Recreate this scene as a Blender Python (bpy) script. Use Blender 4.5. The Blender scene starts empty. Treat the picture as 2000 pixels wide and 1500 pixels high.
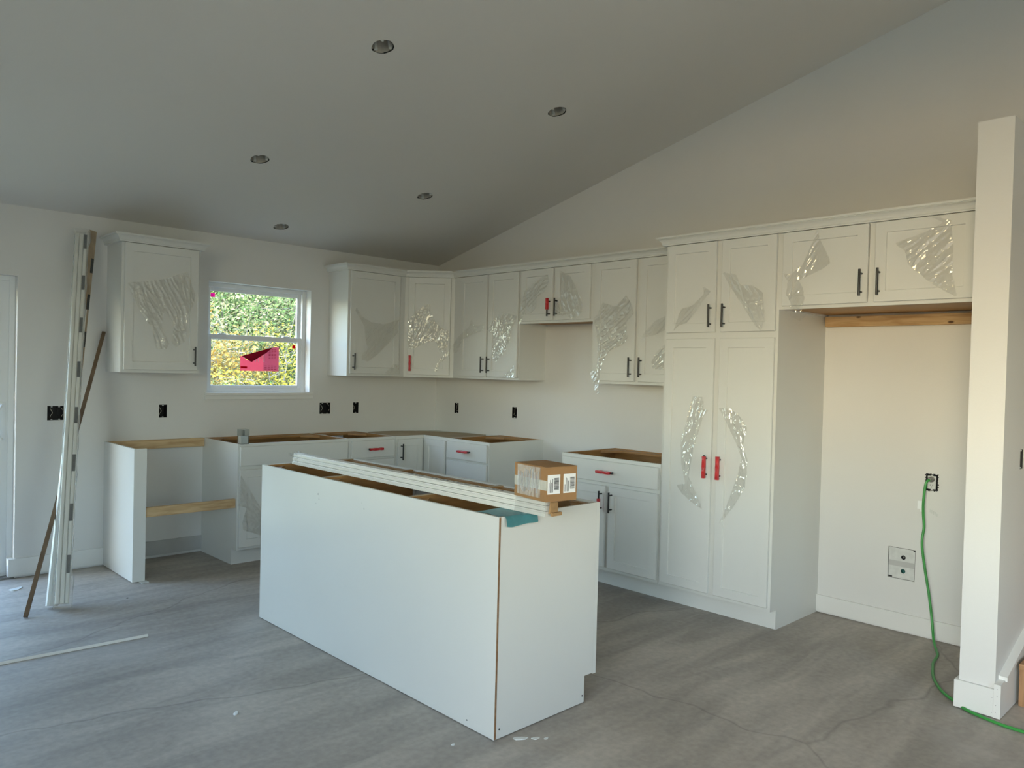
import bpy, bmesh, math, random
from mathutils import Vector, Matrix, noise
random.seed(7)
I = 0.0254
R = math.radians
sc = bpy.context.scene
COL = sc.collection

# ------------------------------------------------------------------ camera
cam_d = bpy.data.cameras.new('camera'); cam = bpy.data.objects.new('camera', cam_d); COL.objects.link(cam)
cam_d.sensor_width = 36; cam_d.sensor_fit = 'HORIZONTAL'; cam_d.lens = 1511.46 / 2000 * 36
cam_d.clip_start = 0.05; cam_d.clip_end = 500
_r = Matrix(((0.71639420, -0.00620006, -0.69766819), (-0.69725029, 0.02936467, -0.71622604), (0.02492744, 0.99954954, 0.01671369)))
cam.matrix_world = Matrix.Translation((-4.72384, -5.90663, 1.44584)) @ _r.to_4x4()
sc.camera = cam

# ------------------------------------------------------------------ world, sun, exposure
SUN_EL, SKY_STRENGTH, SUN_STRENGTH, EXPOSURE = 28, 2.3, 18.0, 0.0
world = bpy.data.worlds.new('world'); sc.world = world; world.use_nodes = True
wn = world.node_tree.nodes; wn.clear()
sky = wn.new('ShaderNodeTexSky'); sky.sky_type = 'NISHITA'; sky.sun_disc = False
sky.sun_elevation = R(SUN_EL); sky.sun_rotation = R(263); sky.altitude = 200; sky.air_density = 1.3; sky.dust_density = 1.0; sky.ozone_density = 2.5
bgn = wn.new('ShaderNodeBackground'); bgn.inputs[1].default_value = SKY_STRENGTH
won = wn.new('ShaderNodeOutputWorld')
world.node_tree.links.new(sky.outputs[0], bgn.inputs[0]); world.node_tree.links.new(bgn.outputs[0], won.inputs[0])
sun_d = bpy.data.lights.new('sun', 'SUN'); sun = bpy.data.objects.new('sun', sun_d); COL.objects.link(sun)
sun_d.energy = SUN_STRENGTH; sun_d.angle = R(0.53); sun_d.color = (1.0, 0.95, 0.89)
sun.rotation_euler = Vector((0.992, 0.122, -math.tan(R(SUN_EL)))).to_track_quat('-Z', 'Y').to_euler()
vs = sc.view_settings
vs.view_transform = 'Standard'; vs.look = 'None'; vs.gamma = 1.0; vs.use_curve_mapping = False; vs.exposure = EXPOSURE
cy = sc.cycles
cy.max_bounces = 12; cy.diffuse_bounces = 8; cy.glossy_bounces = 4; cy.transparent_max_bounces = 16; cy.transmission_bounces = 6
cy.sample_clamp_indirect = 4.0; cy.use_denoising = True; cy.caustics_reflective = False; cy.caustics_refractive = False

# ------------------------------------------------------------------ materials
M = {}
def mat(name, color, rough=0.5, spec=0.5, metal=0.0, var=0.0, vscale=4.0, bump=0.0, bscale=80.0, stretch=None, dark=None):
    m = bpy.data.materials.new(name); m.use_nodes = True; nt = m.node_tree; L = nt.links
    b = nt.nodes['Principled BSDF']
    b.inputs['Roughness'].default_value = rough; b.inputs['Metallic'].default_value = metal
    b.inputs['Specular IOR Level'].default_value = spec
    tc = nt.nodes.new('ShaderNodeTexCoord'); mp = nt.nodes.new('ShaderNodeMapping'); L.new(tc.outputs['Object'], mp.inputs[0])
    if stretch: mp.inputs['Scale'].default_value = stretch
    n = nt.nodes.new('ShaderNodeTexNoise'); n.inputs['Scale'].default_value = vscale; n.inputs['Detail'].default_value = 5
    L.new(mp.outputs[0], n.inputs['Vector'])
    cr = nt.nodes.new('ShaderNodeValToRGB')
    d = dark or tuple(c * (1 - var) for c in color)
    cr.color_ramp.elements[0].position = 0.35; cr.color_ramp.elements[0].color = (*d, 1)
    cr.color_ramp.elements[1].position = 0.65; cr.color_ramp.elements[1].color = (*color, 1)
    L.new(n.outputs['Fac'], cr.inputs[0]); L.new(cr.outputs[0], b.inputs['Base Color'])
    if bump:
        n2 = nt.nodes.new('ShaderNodeTexNoise'); n2.inputs['Scale'].default_value = bscale; n2.inputs['Detail'].default_value = 3
        L.new(tc.outputs['Object'], n2.inputs['Vector'])
        bp = nt.nodes.new('ShaderNodeBump'); bp.inputs['Strength'].default_value = bump; bp.inputs['Distance'].default_value = 0.002
        L.new(n2.outputs['Fac'], bp.inputs['Height']); L.new(bp.outputs[0], b.inputs['Normal'])
    M[name] = m
    return m
mat('wall_paint', (0.72, 0.715, 0.70), 0.7, 0.3, var=0.03, vscale=1.2, bump=0.15, bscale=120)
mat('ceiling_paint', (0.71, 0.69, 0.655), 0.85, 0.2, var=0.02, vscale=1.0, bump=0.15, bscale=120)
mat('trim_white', (0.76, 0.76, 0.74), 0.4, 0.5, var=0.02)
mat('primer_grey', (0.50, 0.50, 0.49), 0.8, 0.3, var=0.08, vscale=8)
mat('cabinet_white', (0.70, 0.705, 0.68), 0.42, 0.35, var=0.02, vscale=2)
mat('panel_white', (0.72, 0.72, 0.69), 0.20, 0.55, var=0.02, vscale=1.5)
mat('vinyl_white', (0.78, 0.80, 0.81), 0.35, 0.5, var=0.02)
mat('raw_board_edge', (0.30, 0.17, 0.09), 0.7, 0.2, var=0.3, vscale=40)
mat('plywood_inside', (0.40, 0.21, 0.075), 0.45, 0.4, var=0.28, vscale=5, stretch=(1, 1, 9))
mat('plywood_top', (0.46, 0.36, 0.24), 0.6, 0.3, var=0.15, vscale=6)
mat('black_metal', (0.012, 0.012, 0.013), 0.35, 0.5)
mat('black_plastic', (0.01, 0.01, 0.011), 0.5, 0.4, var=0.3, vscale=60)
mat('grey_metal', (0.34, 0.33, 0.31), 0.45, 0.5, metal=0.5, var=0.5, vscale=25)
mat('dark_void', (0.035, 0.032, 0.03), 0.8, 0.2, var=0.5, vscale=30)
mat('insulated_can', (0.55, 0.52, 0.46), 0.6, 0.4, var=0.3, vscale=22)
mat('copper_wire', (0.55, 0.50, 0.42), 0.4, 0.5)
mat('red_sleeve', (0.62, 0.035, 0.04), 0.3, 0.5, var=0.25, vscale=40)
mat('cardboard', (0.36, 0.205, 0.095), 0.75, 0.2, var=0.12, vscale=9)
mat('kraft', (0.44, 0.27, 0.13), 0.75, 0.2, var=0.2, vscale=25)
mat('label_white', (0.86, 0.87, 0.88), 0.5, 0.4)
mat('ink', (0.03, 0.03, 0.035), 0.6, 0.2)
mat('sticker_dark', (0.07, 0.075, 0.075), 0.45, 0.4, var=0.5, vscale=120)
mat('moulding_white', (0.80, 0.79, 0.74), 0.35, 0.5, var=0.03, vscale=3)
mat('moulding_back', (0.46, 0.36, 0.25), 0.6, 0.3, var=0.25, vscale=5, stretch=(6, 6, 1))
mat('stick_brown', (0.20, 0.135, 0.085), 0.7, 0.2, var=0.3, vscale=10)
mat('teal_sheet', (0.075, 0.27, 0.30), 0.42, 0.4, var=0.25, vscale=12, bump=0.6, bscale=40)
mat('cord_green', (0.045, 0.30, 0.06), 0.4, 0.5, var=0.1)
mat('outlet_white', (0.62, 0.63, 0.62), 0.4, 0.5)
mat('plate_white', (0.66, 0.67, 0.65), 0.6, 0.4, var=0.12, vscale=30)
mat('valve_teal', (0.02, 0.12, 0.11), 0.4, 0.5)
mat('green_label', (0.05, 0.55, 0.04), 0.5, 0.4)
mat('stair_tread', (0.40, 0.22, 0.11), 0.5, 0.4, var=0.3, vscale=8, stretch=(1, 8, 1))
mat('bark', (0.24, 0.215, 0.18), 0.85, 0.2, var=0.35, vscale=20)
mat('roof_shingle', (0.12, 0.12, 0.12), 0.9, 0.2, var=0.2, vscale=20)
mat('siding', (0.5, 0.5, 0.48), 0.8, 0.2, var=0.1)
mat('drywall_chip', (0.72, 0.74, 0.72), 0.7, 0.2, var=0.1)
mat('grass_soil', (0.24, 0.23, 0.17), 0.9, 0.1, dark=(0.12, 0.13, 0.07), vscale=1.5)

def pine_material(name='pine', sc1=(1.5, 14, 14), sc2=(1, 0.4, 2.2)):
    m = bpy.data.materials.new(name); m.use_nodes = True; nt = m.node_tree; L = nt.links
    b = nt.nodes['Principled BSDF']; b.inputs['Roughness'].default_value = 0.6
    tc = nt.nodes.new('ShaderNodeTexCoord'); mp = nt.nodes.new('ShaderNodeMapping'); mp.inputs['Scale'].default_value = sc1
    L.new(tc.outputs['Object'], mp.inputs[0])
    n = nt.nodes.new('ShaderNodeTexNoise'); n.inputs['Scale'].default_value = 3.5; n.inputs['Detail'].default_value = 6; n.inputs['Distortion'].default_value = 0.6
    L.new(mp.outputs[0], n.inputs['Vector'])
    cr = nt.nodes.new('ShaderNodeValToRGB'); e = cr.color_ramp.elements
    e[0].position = 0.3; e[0].color = (0.42, 0.26, 0.12, 1); e[1].position = 0.62; e[1].color = (0.60, 0.43, 0.24, 1)
    L.new(n.outputs['Fac'], cr.inputs[0])
    v = nt.nodes.new('ShaderNodeTexVoronoi'); v.inputs['Scale'].default_value = 5.5
    mp2 = nt.nodes.new('ShaderNodeMapping'); mp2.inputs['Scale'].default_value = sc2; L.new(tc.outputs['Object'], mp2.inputs[0]); L.new(mp2.outputs[0], v.inputs['Vector'])
    k = nt.nodes.new('ShaderNodeValToRGB'); k.color_ramp.elements[0].position = 0.07; k.color_ramp.elements[0].color = (1, 1, 1, 1)
    k.color_ramp.elements[1].position = 0.12; k.color_ramp.elements[1].color = (0, 0, 0, 1)
    L.new(v.outputs['Distance'], k.inputs[0])
    mx = nt.nodes.new('ShaderNodeMix'); mx.data_type = 'RGBA'
    L.new(k.outputs[0], mx.inputs[0]); L.new(cr.outputs[0], mx.inputs[6]); mx.inputs[7].default_value = (0.10, 0.05, 0.025, 1)
    L.new(mx.outputs[2], b.inputs['Base Color'])
    M[name] = m
pine_material(); pine_material('pine_lengthwise', (14, 1.5, 14), (0.4, 1, 2.2))

def concrete_material():
    m = bpy.data.materials.new('concrete'); m.use_nodes = True; nt = m.node_tree; L = nt.links; N = nt.nodes
    b = N['Principled BSDF']; b.inputs['Roughness'].default_value = 0.62; b.inputs['Specular IOR Level'].default_value = 0.35
    tc = N.new('ShaderNodeTexCoord')
    def nz(scale, det, mapscale=(1, 1, 1), rot=0, dist=0.0):
        mp = N.new('ShaderNodeMapping'); mp.inputs['Scale'].default_value = mapscale; mp.inputs['Rotation'].default_value = (0, 0, rot)
        L.new(tc.outputs['Object'], mp.inputs[0]); n = N.new('ShaderNodeTexNoise'); n.inputs['Scale'].default_value = scale; n.inputs['Detail'].default_value = det
        n.inputs['Distortion'].default_value = dist
        L.new(mp.outputs[0], n.inputs['Vector']); return n.outputs['Fac']
    def ramp(src, p0, c0, p1, c1):
        r = N.new('ShaderNodeValToRGB'); e = r.color_ramp.elements; e[0].position = p0; e[0].color = (*c0, 1); e[1].position = p1; e[1].color = (*c1, 1)
        L.new(src, r.inputs[0]); return r.outputs[0]
    def mix(kind, fac, a, c):
        x = N.new('ShaderNodeMix'); x.data_type = 'RGBA'; x.blend_type = kind
        if isinstance(fac, float): x.inputs[0].default_value = fac
        else: L.new(fac, x.inputs[0])
        for s, v in ((6, a), (7, c)):
            if isinstance(v, tuple): x.inputs[s].default_value = (*v, 1)
            else: L.new(v, x.inputs[s])
        return x.outputs[2]
    base = ramp(nz(0.8, 8), 0.3, (0.37, 0.335, 0.295), 0.7, (0.50, 0.46, 0.41))
    streak = ramp(nz(2.2, 8, (0.5, 2.4, 1), R(20), 0.8), 0.40, (0.70, 0.70, 0.71), 0.64, (1.04, 1.04, 1.03))
    c = mix('MULTIPLY', 0.75, base, streak)
    fine = ramp(nz(34, 6), 0.3, (0.80, 0.80, 0.80), 0.7, (1.08, 1.08, 1.08))
    c = mix('MULTIPLY', 0.7, c, fine)
    stain = ramp(nz(1.5, 8, (1, 1.6, 1), R(50), 1.2), 0.63, (0, 0, 0), 0.76, (0.5, 0.5, 0.5))
    c = mix('MIX', stain, c, (0.25, 0.23, 0.205))
    pale = ramp(nz(1.1, 6, (1, 1, 1), R(10), 0.4), 0.62, (0, 0, 0), 0.78, (0.40, 0.40, 0.40))
    c = mix('MIX', pale, c, (0.58, 0.565, 0.53))
    # hairline seams
    v = N.new('ShaderNodeTexVoronoi'); v.feature = 'DISTANCE_TO_EDGE'; v.inputs['Scale'].default_value = 0.42
    mp = N.new('ShaderNodeMapping'); mp.inputs['Rotation'].default_value = (0, 0, R(25))
    wob = N.new('ShaderNodeTexNoise'); wob.inputs['Scale'].default_value = 2.5; L.new(tc.outputs['Object'], wob.inputs['Vector'])
    ad = N.new('ShaderNodeVectorMath'); ad.operation = 'MULTIPLY_ADD'; ad.inputs[1].default_value = (0.25, 0.25, 0); L.new(wob.outputs['Color'], ad.inputs[0]); L.new(tc.outputs['Object'], ad.inputs[2])
    L.new(ad.outputs[0], mp.inputs[0]); L.new(mp.outputs[0], v.inputs['Vector'])
    crack = ramp(v.outputs['Distance'], 0.0, (0.30, 0.30, 0.30), 0.0018, (0, 0, 0))
    c = mix('MIX', crack, c, (0.07, 0.065, 0.06))
    L.new(c, b.inputs['Base Color'])
    bp = N.new('ShaderNodeBump'); bp.inputs['Strength'].default_value = 0.25; bp.inputs['Distance'].default_value = 0.004
    L.new(nz(20, 8), bp.inputs['Height']); L.new(bp.outputs[0], b.inputs['Normal'])
    M['concrete'] = m
concrete_material()

def thin_film(name, tint, base, edge, rough, milk=0.0, power=4.0):
    """thin clear sheet: mostly see-through, glossy where it turns away"""
    m = bpy.data.materials.new(name); m.use_nodes = True; nt = m.node_tree; L = nt.links; N = nt.nodes
    N.remove(N['Principled BSDF']); out = N['Material Output']
    tr = N.new('ShaderNodeBsdfTransparent'); tr.inputs[0].default_value = (*tint, 1)
    gl = N.new('ShaderNodeBsdfGlossy'); gl.inputs['Roughness'].default_value = rough; gl.inputs[0].default_value = (1, 1, 1, 1)
    if milk:
        df = N.new('ShaderNodeBsdfDiffuse'); df.inputs[0].default_value = (0.85, 0.85, 0.84, 1)
        m2 = N.new('ShaderNodeMixShader'); m2.inputs[0].default_value = milk; L.new(gl.outputs[0], m2.inputs[1]); L.new(df.outputs[0], m2.inputs[2]); gl = m2
    lw = N.new('ShaderNodeLayerWeight'); lw.inputs[0].default_value = 0.5
    pw = N.new('ShaderNodeMath'); pw.operation = 'POWER'; pw.inputs[1].default_value = power; L.new(lw.outputs['Facing'], pw.inputs[0])
    ma = N.new('ShaderNodeMath'); ma.operation = 'MULTIPLY_ADD'; ma.inputs[1].default_value = edge; ma.inputs[2].default_value = base
    L.new(pw.outputs[0], ma.inputs[0])
    mx = N.new('ShaderNodeMixShader'); L.new(ma.outputs[0], mx.inputs[0]); L.new(tr.outputs[0], mx.inputs[1]); L.new(gl.outputs[0], mx.inputs[2])
    L.new(mx.outputs[0], out.inputs[0]); M[name] = m
thin_film('window_glass', (0.96, 0.98, 0.975), 0.02, 0.5, 0.02)
thin_film('clear_film', (0.965, 0.96, 0.94), 0.13, 0.9, 0.07, 0.22, 2.0)
thin_film('wrap_film', (0.95, 0.955, 0.955), 0.14, 0.7, 0.12, 0.5, 2.0)
thin_film('clear_acrylic', (0.86, 0.88, 0.88), 0.05, 0.7, 0.08)

def leaf_material(name, c1, c2):
    m = bpy.data.materials.new(name); m.use_nodes = True; nt = m.node_tree; L = nt.links; N = nt.nodes
    N.remove(N['Principled BSDF']); out = N['Material Output']
    g = N.new('ShaderNodeNewGeometry'); tc = N.new('ShaderNodeTexCoord'); n = N.new('ShaderNodeTexNoise'); n.inputs['Scale'].default_value = 1.6; n.inputs['Detail'].default_value = 4
    L.new(tc.outputs['Object'], n.inputs['Vector'])
    ad = N.new('ShaderNodeMath'); ad.operation = 'MULTIPLY_ADD'; ad.inputs[1].default_value = 0.55; L.new(g.outputs['Random Per Island'], ad.inputs[0])
    sb = N.new('ShaderNodeMath'); sb.operation = 'SUBTRACT'; L.new(n.outputs['Fac'], sb.inputs[0]); sb.inputs[1].default_value = 0.25; L.new(sb.outputs[0], ad.inputs[2])
    cr = N.new('ShaderNodeValToRGB'); cr.color_ramp.elements[0].color = (*c1, 1); cr.color_ramp.elements[1].color = (*c2, 1)
    cr.color_ramp.elements[0].position = 0.25; cr.color_ramp.elements[1].position = 0.75
    L.new(ad.outputs[0], cr.inputs[0])
    d = N.new('ShaderNodeBsdfDiffuse'); t = N.new('ShaderNodeBsdfTranslucent'); L.new(cr.outputs[0], d.inputs[0]); L.new(cr.outputs[0], t.inputs[0])
    mx = N.new('ShaderNodeMixShader'); mx.inputs[0].default_value = 0.4; L.new(d.outputs[0], mx.inputs[1]); L.new(t.outputs[0], mx.inputs[2])
    L.new(mx.outputs[0], out.inputs[0]); M[name] = m
def vinyl(name, c):
    m = bpy.data.materials.new(name); m.use_nodes = True; nt = m.node_tree; L = nt.links; N = nt.nodes
    N.remove(N['Principled BSDF']); out = N['Material Output']
    n = N.new('ShaderNodeTexNoise'); n.inputs['Scale'].default_value = 25; cr = N.new('ShaderNodeValToRGB')
    cr.color_ramp.elements[0].color = (*[v*.85 for v in c], 1); cr.color_ramp.elements[1].color = (*c, 1); L.new(n.outputs['Fac'], cr.inputs[0])
    d = N.new('ShaderNodeBsdfDiffuse'); t = N.new('ShaderNodeBsdfTranslucent'); tr = N.new('ShaderNodeBsdfTransparent')
    for q in (d, t, tr): L.new(cr.outputs[0], q.inputs[0])
    mx = N.new('ShaderNodeMixShader'); mx.inputs[0].default_value = 0.7; L.new(d.outputs[0], mx.inputs[1]); L.new(t.outputs[0], mx.inputs[2])
    m2 = N.new('ShaderNodeMixShader'); m2.inputs[0].default_value = 0.3; L.new(mx.outputs[0], m2.inputs[1]); L.new(tr.outputs[0], m2.inputs[2])
    L.new(m2.outputs[0], out.inputs[0]); M[name] = m
vinyl('letter_white', (0.97, 0.97, 0.98)); vinyl('sticker_pink', (0.80, 0.25, 0.31)); vinyl('sticker_plum', (0.62, 0.22, 0.28)); vinyl('sticker_dark_red', (0.30, 0.03, 0.06)); vinyl('pink_tag', (0.75, 0.06, 0.38)); vinyl('sticker_red', (0.60, 0.015, 0.04))
leaf_material('leaves_green', (0.06, 0.12, 0.04), (0.23, 0.29, 0.12))
leaf_material('leaves_yellow', (0.24, 0.19, 0.022), (0.42, 0.38, 0.07))
leaf_material('leaves_olive', (0.12, 0.12, 0.06), (0.34, 0.32, 0.19))
leaf_material('leaves_orange', (0.24, 0.14, 0.03), (0.40, 0.30, 0.10))

# ------------------------------------------------------------------ helpers
def box(bm, x0, x1, y0, y1, z0, z1, bevel=0.0):
    x0, x1 = min(x0, x1), max(x0, x1); y0, y1 = min(y0, y1), max(y0, y1); z0, z1 = min(z0, z1), max(z0, z1)
    v = [bm.verts.new(p) for p in ((x0,y0,z0),(x1,y0,z0),(x1,y1,z0),(x0,y1,z0),(x0,y0,z1),(x1,y0,z1),(x1,y1,z1),(x0,y1,z1))]
    f = [bm.faces.new([v[i] for i in q]) for q in ((0,3,2,1),(4,5,6,7),(0,1,5,4),(1,2,6,5),(2,3,7,6),(3,0,4,7))]
    if bevel:
        es = list({e for a in f for e in a.edges})
        bmesh.ops.bevel(bm, geom=es, offset=bevel, segments=2, affect='EDGES', profile=0.6)
    return f
def prism(bm, pts, axis, a0, a1):
    """extrude a polygon along an axis; pts are the two other coordinates in axis order"""
    def mk(p, a):
        q = list(p); q.insert(axis, a); return q
    A = [bm.verts.new(mk(p, a0)) for p in pts]; B = [bm.verts.new(mk(p, a1)) for p in pts]
    n = len(pts)
    bm.faces.new(A); bm.faces.new(B[::-1])
    for i in range(n): bm.faces.new((A[i], B[i], B[(i+1) % n], A[(i+1) % n]))
def cyl(bm, p0, p1, r0, r1=None, seg=12, caps=True):
    r1 = r0 if r1 is None else r1
    p0 = Vector(p0); p1 = Vector(p1); d = (p1 - p0).normalized()
    a = d.orthogonal().normalized(); b = d.cross(a)
    ra = [bm.verts.new(p0 + (a*math.cos(t) + b*math.sin(t))*r0) for t in [2*math.pi*i/seg for i in range(seg)]]
    rb = [bm.verts.new(p1 + (a*math.cos(t) + b*math.sin(t))*r1) for t in [2*math.pi*i/seg for i in range(seg)]]
    for i in range(seg): bm.faces.new((ra[i], ra[(i+1) % seg], rb[(i+1) % seg], rb[i]))
    if caps: bm.faces.new(ra[::-1]); bm.faces.new(rb)
def tube(bm, pts, r, seg=8):
    pts = [Vector(p) for p in pts]; rings = []; a = None
    for i, p in enumerate(pts):
        d = (pts[min(i+1, len(pts)-1)] - pts[max(i-1, 0)]).normalized()
        a = (a - d*a.dot(d)).normalized() if a is not None and (a - d*a.dot(d)).length > 1e-4 else d.orthogonal().normalized()
        b = d.cross(a)
        rr = r[i] if isinstance(r, (list, tuple)) else r
        rings.append([bm.verts.new(p + (a*math.cos(t) + b*math.sin(t))*rr) for t in [2*math.pi*k/seg for k in range(seg)]])
    for A, B in zip(rings, rings[1:]):
        for i in range(seg): bm.faces.new((A[i], A[(i+1) % seg], B[(i+1) % seg], B[i]))
    bm.faces.new(rings[0][::-1]); bm.faces.new(rings[-1])
def catmull(P, n=8):
    P = [Vector(p) for p in P]; out = []
    for i in range(len(P)-1):
        a, b, c, d = P[max(i-1, 0)], P[i], P[i+1], P[min(i+2, len(P)-1)]
        for k in range(n):
            t = k/n
            out.append(0.5*((2*b) + (c-a)*t + (2*a-5*b+4*c-d)*t*t + (3*b-a-3*c+d)*t**3))
    return out + [P[-1]]
def link(o, parent=None):
    COL.objects.link(o)
    if parent is not None: o.parent = parent
    return o
def obj(name, bm, m, parent=None, loc=(0,0,0), smooth=False):
    bmesh.ops.recalc_face_normals(bm, faces=bm.faces)
    me = bpy.data.meshes.new(name); bm.to_mesh(me); bm.free()
    me.materials.append(M[m])
    if smooth:
        for p in me.polygons: p.use_smooth = True
        try: me.set_sharp_from_angle(angle=R(35))
        except Exception: pass
    o = bpy.data.objects.new(name, me); o.location = loc
    return link(o, parent)
def tag(o, label, cat, group=None, kind=None):
    o['label'] = label; o['category'] = cat
    if group: o['group'] = group
    if kind: o['kind'] = kind
    return o
def thing(name, label, cat, loc=(0,0,0), rotz=0, group=None):
    o = bpy.data.objects.new(name, None); o.empty_display_size = 0.1
    o.location = loc; o.rotation_euler = (0, 0, rotz); link(o)
    return tag(o, label, cat, group)
def struct(o, label=None):
    o['kind'] = 'structure'
    if label: o['label'] = label
    return o
def one(fn):
    bm = bmesh.new(); fn(bm); return bm
def boxes(*bs, bevel=0.0):
    bm = bmesh.new()
    for b in bs: box(bm, *b, bevel=bevel)
    return bm

# ------------------------------------------------------------------ room shell
SLOPE = 0.25; ZC = 2.447; RIDGE = -4.75; REAR = -8.0; LEFT = -7.6
def ceil_z(y): return ZC - SLOPE*y if y > RIDGE else ZC - SLOPE*(2*RIDGE - y)
obj_floor = obj('floor', boxes((LEFT-0.15, 0.15, REAR-0.15, 0.15, -0.12, 0.0)), 'concrete')
struct(obj_floor, 'bare grey concrete floor with stains and hairline seams')

def mosaic(bm, a0, a1, z0, z1, holes, put):
    """solid slab cells between grid lines, leaving the holes (a0,a1,z0,z1) open"""
    A = sorted({a0, a1, *[h[0] for h in holes], *[h[1] for h in holes]}); Z = sorted({z0, z1, *[h[2] for h in holes], *[h[3] for h in holes]})
    A = [a for a in A if a0 <= a <= a1]; Z = [z for z in Z if z0 <= z <= z1]
    for p, q in zip(A, A[1:]):
        run = None
        for s, t in list(zip(Z, Z[1:])) + [(None, None)]:
            solid = s is not None and not any(h[0] < (p+q)/2 < h[1] and h[2] < (s+t)/2 < h[3] for h in holes)
            if solid: run = (run[0], t) if run else (s, t)
            elif run: put(p, q, *run); run = None
T = 0.15
BOXZ = (40.8*I, 44.6*I)
back_boxes = [(-131.1*I, -127.2*I), (-102.5*I, -100.2*I), (-50.0*I, -45.9*I), (-36.8*I, -34.6*I)]
WIN = (-88.5*I, -54.0*I, 48.0*I, 82.0*I)
SLD = (-5.36, -3.51, 0.0, 1.99)
bm = bmesh.new()
mosaic(bm, LEFT, 0.0, 0.0, ZC, [WIN, SLD] + [(a, b, *BOXZ) for a, b in back_boxes], lambda p, q, s, t: box(bm, p, q, 0, T, s, t))
wall_back = struct(obj('wall_back', bm, 'wall_paint'), 'white painted wall with the small window')
# right wall: gable, holes for boxes; beyond the stub wall only its upper part goes on
STUB_Y0, STUB_Y1, STUB_X, STUB_Z = -4.865, -5.005, -0.885, 2.592
bm = bmesh.new()
right_boxes = [(-13.5*I, -11.2*I, *BOXZ), (-44.3*I, -42.0*I, *BOXZ), (-176.6*I, -174.1*I, 32.8*I, 36.4*I), (-172.5*I, -166.7*I, 11.9*I, 19.0*I)]
mosaic(bm, STUB_Y0, 0.0, 0.0, ZC, right_boxes, lambda p, q, s, t: box(bm, 0, T, p, q, s, t))
prism(bm, [(0, ZC), (STUB_Y0, ZC), (REAR, ZC), (REAR, ceil_z(REAR)+.02), (RIDGE, ceil_z(RIDGE)+.02), (0, ZC+.02)], 0, 0, T)
box(bm, 0, T, -6.2, REAR, 0, ZC)
struct(obj('wall_right', bm, 'wall_paint'), 'white gable wall behind the tall cabinets')
# stairwell behind the right wall
bm = bmesh.new()
box(bm, 0.0, 3.4, -4.865, -5.005, 0, ZC); box(bm, 0.15, 3.4, -6.2, -6.34, 0, ZC); box(bm, 3.4, 3.5, -4.865, -6.34, 0, ZC); box(bm, 0.15, 3.5, -4.865, -6.34, ZC, ZC+.1)
struct(obj('wall_stair', bm, 'wall_paint'), 'white stairwell wall')
# stub wall
bm = bmesh.new()
box_hole = (-0.60, -0.545, 1.055, 1.145)
box(bm, STUB_X, 0, STUB_Y0, -4.93, 0, STUB_Z)
mosaic(bm, STUB_X, 0.0, 0.0, STUB_Z, [box_hole], lambda p, q, s, t: box(bm, p, q, -4.93, STUB_Y1, s, t))
struct(obj('wall_stub', bm, 'wall_paint'), 'short white wall end beside the refrigerator space')
# left and rear walls; unseen windows sized and placed for the room light
LWIN = [(-7.85, -5.2, 1.0, 2.35)]; GWIN = (-7.3, -5.3, ZC, 2.98)  # gable opening added, out of view, to brighten the upper wall and ceiling
RWIN = [(-3.9, -2.7, 0.6, 2.05)]  # out of view, sized to light the island end
bm = bmesh.new()
mosaic(bm, REAR, 0.0, 0.0, ZC, LWIN, lambda p, q, s, t: box(bm, LEFT-T, LEFT, p, q, s, t))
ga, gb, _, gt = GWIN
prism(bm, [(0, ZC), (gb, ZC), (gb, ceil_z(gb)+.02)] + ([] if gb > RIDGE else [(RIDGE, ceil_z(RIDGE)+.02)]) + [(0, ZC+.02)], 0, LEFT-T, LEFT)
prism(bm, [(ga, ZC), (REAR, ZC), (REAR, ceil_z(REAR)+.02), (ga, ceil_z(ga)+.02)], 0, LEFT-T, LEFT)
prism(bm, [(gb, gt), (ga, gt), (ga, ceil_z(ga)+.02)] + ([(RIDGE, ceil_z(RIDGE)+.02)] if gb > RIDGE else []) + [(gb, ceil_z(gb)+.02)], 0, LEFT-T, LEFT)
struct(obj('wall_left', bm, 'wall_paint'), 'white wall with unseen windows added for daylight')
bm = bmesh.new()
mosaic(bm, LEFT, T, 0.0, ceil_z(REAR)+.02, RWIN, lambda p, q, s, t: box(bm, p, q, REAR-T, REAR, s, t))
struct(obj('wall_rear', bm, 'wall_paint'), 'white wall with an unseen window added for daylight')
# ceiling with five round openings
LIGHTS = [(-2.446, -2.56), (-1.125, -2.56), (-2.447, -1.22), (-1.123, -1.217), (-1.817, -0.304)]
LR, CELL = 0.057, 0.11
bm = bmesh.new()
holes = [(x-CELL, x+CELL, y-CELL, y+CELL) for x, y in LIGHTS]
def cput(p, q, s, t):
    v = [bm.verts.new((a, b, ceil_z(b))) for a, b in ((p, s), (q, s), (q, t), (p, t))]; bm.faces.new(v)
mosaic(bm, LEFT-T, T, RIDGE, 0.0, holes, cput)
for x, y in LIGHTS:
    n = 40; inn = []; out = []
    for k in range(n):
        t = 2*math.pi*(k+.5)/n; c, s = math.cos(t), math.sin(t); q = CELL/max(abs(c), abs(s))
        jag = LR*(1 + 0.03*math.sin(5*t+x*9) + (0.05 if k % 13 == 0 else 0))
        inn.append(bm.verts.new((x+c*jag, y+s*jag, ceil_z(y+s*jag)))); out.append(bm.verts.new((x+c*q, y+s*q, ceil_z(y+s*q))))
    for k in range(n): bm.faces.new((inn[k], inn[(k+1) % n], out[(k+1) % n], out[k]))
    for cx, cyy in ((1, 1), (-1, 1), (-1, -1), (1, -1)):
        near = sorted(out, key=lambda v: (v.co.x-x-cx*CELL)**2 + (v.co.y-y-cyy*CELL)**2)[:2]
        bm.faces.new((bm.verts.new((x+cx*CELL, y+cyy*CELL, ceil_z(y+cyy*CELL))), near[0], near[1]))
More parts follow.
